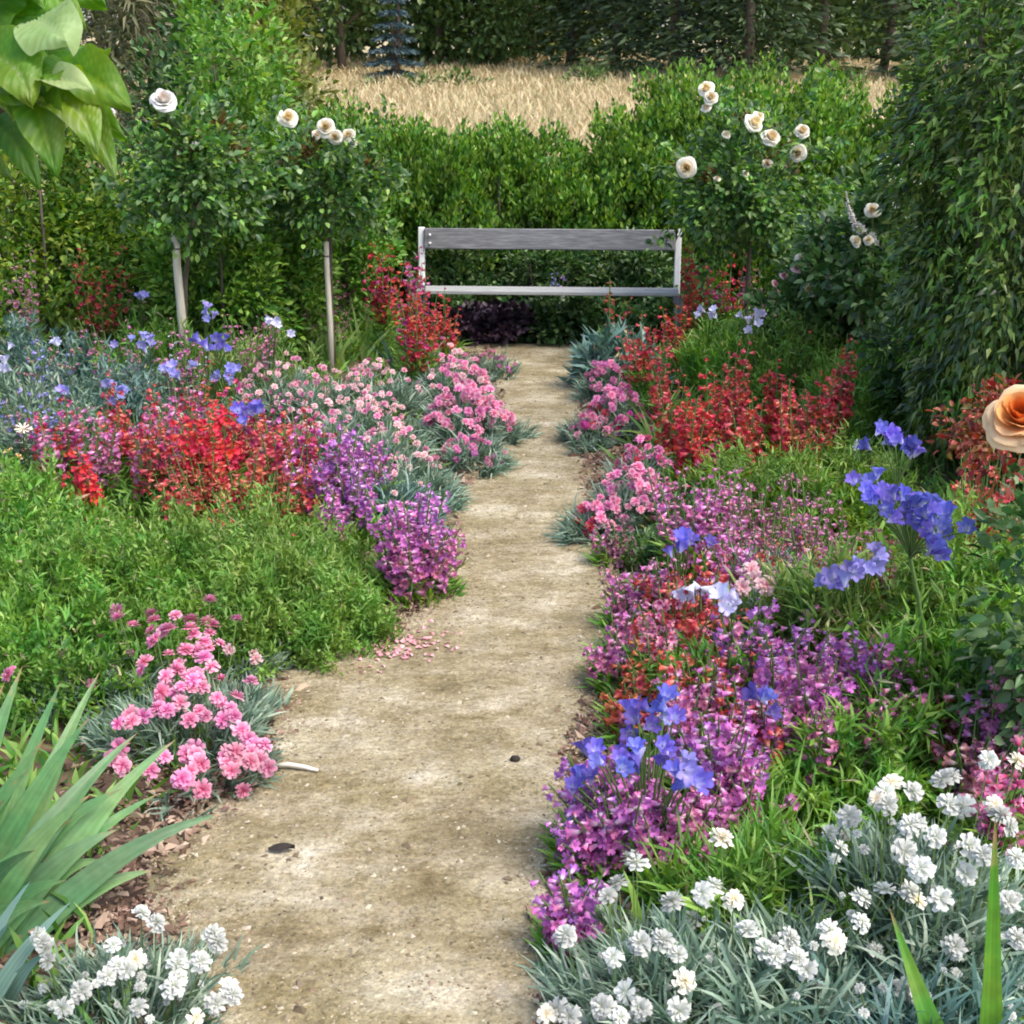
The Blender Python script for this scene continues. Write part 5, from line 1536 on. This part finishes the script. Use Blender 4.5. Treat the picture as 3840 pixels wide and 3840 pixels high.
feathery(.955, .56, .58, .30, 6500, L_FEATH, 'tall feathery green mound below the orange rose', .07, .006)
feathery(.97, .61, .48, .28, 5000, L_MID, 'green leafy mound at the outer edge of the east bed', .07, .012, tpl=LANCE)
feathery(.80, .60, .36, .22, 3200, L_STRAP, 'upright grassy tuft left of the tall flower stem', .13, .010)
feathery(.92, .665, .36, .26, 3500, L_MID, 'leafy green tuft right of the tall flower stem', .09, .014, tpl=LANCE)
feathery(.84, .735, .24, .22, 2600, L_MID, 'green tuft at the foot of the purple drift', .08, .009)
feathery(.70, .665, .26, .2, 2200, L_MID, 'green leaves under the coral penstemons', .06, .012, tpl=LANCE)
feathery(.77, .585, .28, .25, 2600, L_GREY, 'grey green leaves under the mauve penstemons', .07, .010)
feathery(.675, .515, .28, .2, 2000, L_ROSE, 'dark green leaves behind the round blue flower', .06, .016, tpl=LANCE)
swordclump(.757, .80, .25, 30, .36, .013, L_IRIS2, 'clump of thin upright green leaves behind the white dianthus', (.1, .7), (.05, .3), spread=.08)
swordclump(.715, .835, .2, 24, .34, .011, L_STRAP, 'clump of thin pale green leaves at the back of the white dianthus', (.1, .7), (.05, .35), spread=.08)
feathery(.745, .855, .20, .22, 1800, L_MID, 'grassy green tuft in the midst of the white dianthus', .12, .008)

# white dianthus, near east corner
WR = [(485, 740), (800, 650), (1240, 680), (770, 830), (845, 875), (420, 820), (960, 1060), (1050, 1020), (1080, 1100), (1200, 990), (1530, 880), (1320, 870), (1410, 840), (1670, 1050), (220, 1010), (400, 1090), (500, 1040), (580, 1030), (640, 1080), (470, 720),
      (200, 1280), (450, 1220), (500, 1280), (660, 1180), (640, 1280), (360, 1270), (740, 850), (1500, 850), (1000, 1080), (150, 1300), (240, 1310), (420, 1310), (1220, 1030), (1120, 1130), (620, 890), (900, 990), (1320, 960), (380, 860)]
W2 = [(1410, 470), (1385, 500), (1500, 600), (1630, 430), (1650, 520), (1820, 520), (1870, 600), (1720, 670), (1780, 710), (1440, 440), (1510, 470), (1800, 350), (1900, 360), (1900, 1020), (1420, 520), (1530, 590), (1660, 420), (1620, 870), (1480, 690), (1840, 560), (1600, 640), (1710, 520), (1900, 720), (1550, 760), (1870, 880)]


def wr(pts, z0, z1, ya, yb):
    return [((1900 + x * 1.004) / 3840, (2500 + y * 1.004) / 3840, z0 + (z1 - z0) * min(1, max(0, (yb - y) / (yb - ya)))) for x, y in pts]


A = wr(WR, .18, .34, 650, 1320)
west = [s_ for s_ in A if s_[0] < .67]
mid = [s_ for s_ in A if s_[0] >= .67]
dianthus(.645, .95, .26, .19, 2, WHITE, 'white dianthus clump bordering the near path edge', spots=west, kind='snow', size=.047, nbl=2600, bl=.105, leaf=L_GREY, group='white dianthus in the near east corner')
dianthus(.74, .95, .28, .30, 3, WHITE, 'white dianthus clump in the middle, with the blooms spaced wide', spots=mid, kind='snow', size=.047, nbl=3400, bl=.13, leaf=L_GREY, group='white dianthus in the near east corner')
dianthus(.90, .85, .40, .30, 6, WHITE, 'white dianthus clump further back with many crowded heads', spots=wr(W2, .34, .46, 350, 1000), kind='snow', size=.049, nbl=3600, bl=.14, leaf=L_GREY, group='white dianthus in the near east corner')
dianthus(.90, .98, .26, .30, 3, WHITE, 'silvery dianthus with few heads behind the two green blades', kind='snow', size=.045, nbl=3000, bl=.13, leaf=L_BLUE, group='white dianthus in the near east corner')
b = Q(.95, 1.04, 2.30)
t = thing('iris_shoot', 'pair of broad green iris blades rising in the near east corner', 'leafy plant', (b[0], 2.3, 0))
org = np.array([b[0], 2.3, 0])
for (u0, v0), (u1, v1), y0, y1, W in (((.965, 1.08), (.972, .795), 2.27, 2.36, .086), ((.93, 1.06), (.868, .885), 2.25, 2.40, .080)):
    a0, a1 = Q(u0, v0, y0), Q(u1, v1, y1)
    a00 = np.array([b[0] + (a0[0] - b[0]) * .5, 2.26, 0.0])
    s_ = np.linspace(0, 1, 8)[:, None]
    c = np.concatenate([a00 + (a0 - a00) * s_[:-1], a0 + (a1 - a0) * np.linspace(0, 1, 10)[:, None]]) - org
    blade(t, c, W, L_IRIS2, 'leaf', .14, (0, -1, .2))

# ------------------------------------------------------------------ small things lying on the path
def litter(name, label, cat, u, v, V, Fs, m, rz=0., kind=None):
    p_ = P(u, v, .03)
    p_[2] = float(pathz(p_[0], p_[1])) + .002
    o_ = ob(name, Geo().add(V, Fs, .5).mesh(name, m, True), None, tuple(p_))
    o_.rotation_euler = (0, 0, rz)
    o_['label'], o_['category'] = label, cat
    return o_


LITTER = noisemat('dark_litter', [(.3, (.015, .012, .010)), (.7, (.04, .03, .022))], 30)
TWIG = noisemat('pale_twig', [(.3, (.55, .50, .42)), (.7, (.72, .68, .60))], 30)
n_ = 7
s_ = np.linspace(0, 1, n_)
w_ = .018 * np.sin(PI * s_)
V = np.concatenate([np.stack([s_ * .07, -w_, .006 + .012 * s_], 1), np.stack([s_ * .07, 0 * s_, .004 + .018 * s_ * (1 - s_)], 1), np.stack([s_ * .07, w_, .012 + .004 * s_], 1)])
i_ = np.arange(n_ - 1)
q = np.concatenate([np.stack([i_, i_ + n_, i_ + n_ + 1, i_ + 1], 1), np.stack([i_ + n_, i_ + 2 * n_, i_ + 2 * n_ + 1, i_ + n_ + 1], 1)])
litter('fallen_leaf', 'dark curled dead leaf lying on the near path', 'leaf', .262, .833, V, [q], LITTER, .1)
bm = []
a_ = np.linspace(0, 2 * PI, 9)[:-1]
V = np.concatenate([np.stack([np.cos(a_) * r * (1 + .12 * np.sin(3 * a_)), np.sin(a_) * r * .8, 0 * a_ + z], 1) for r, z in ((.013, -.004), (.016, .004), (.012, .011), (.004, .014))])
q = [(k * 8 + j, k * 8 + (j + 1) % 8, (k + 1) * 8 + (j + 1) % 8, (k + 1) * 8 + j) for k in range(3) for j in range(8)]
litter('dark_pebble', 'small dark round pebble in the middle of the path', 'pebble', .503, .744, V, [q, [tuple(range(24, 32))]], LITTER)
g = Geo()
tube(g, [(-.06, 0, 0), (-.02, .008, .004), (.03, .002, .003), (.075, -.006, 0)], [.006, .008, .007, .004], 6)
o = ob('pale_twig', g.mesh('pale_twig', TWIG, True), None, tuple(P(.287, .7495, .042)))
o['label'], o['category'] = 'pale bleached twig lying beside the near pink dianthus', 'twig'
o.rotation_euler = (0, 0, -.15)
g = Geo()
n = 170
pu = rng.normal(.385, .03, n)
pv = .628 + (.385 - pu) * .12 + rng.normal(0, .010, n)
pp = np.array([P(a, b_, .036) for a, b_ in zip(pu, pv)])
a_ = rng.random(n) * 2 * PI
put(g, LEAF6, pp, np.stack([np.cos(a_), np.sin(a_), rng.normal(0, .2, n)], 1), .022, .016, .5)
ob('fallen_petals', g.mesh('fallen_petals', PALE), kind='stuff')
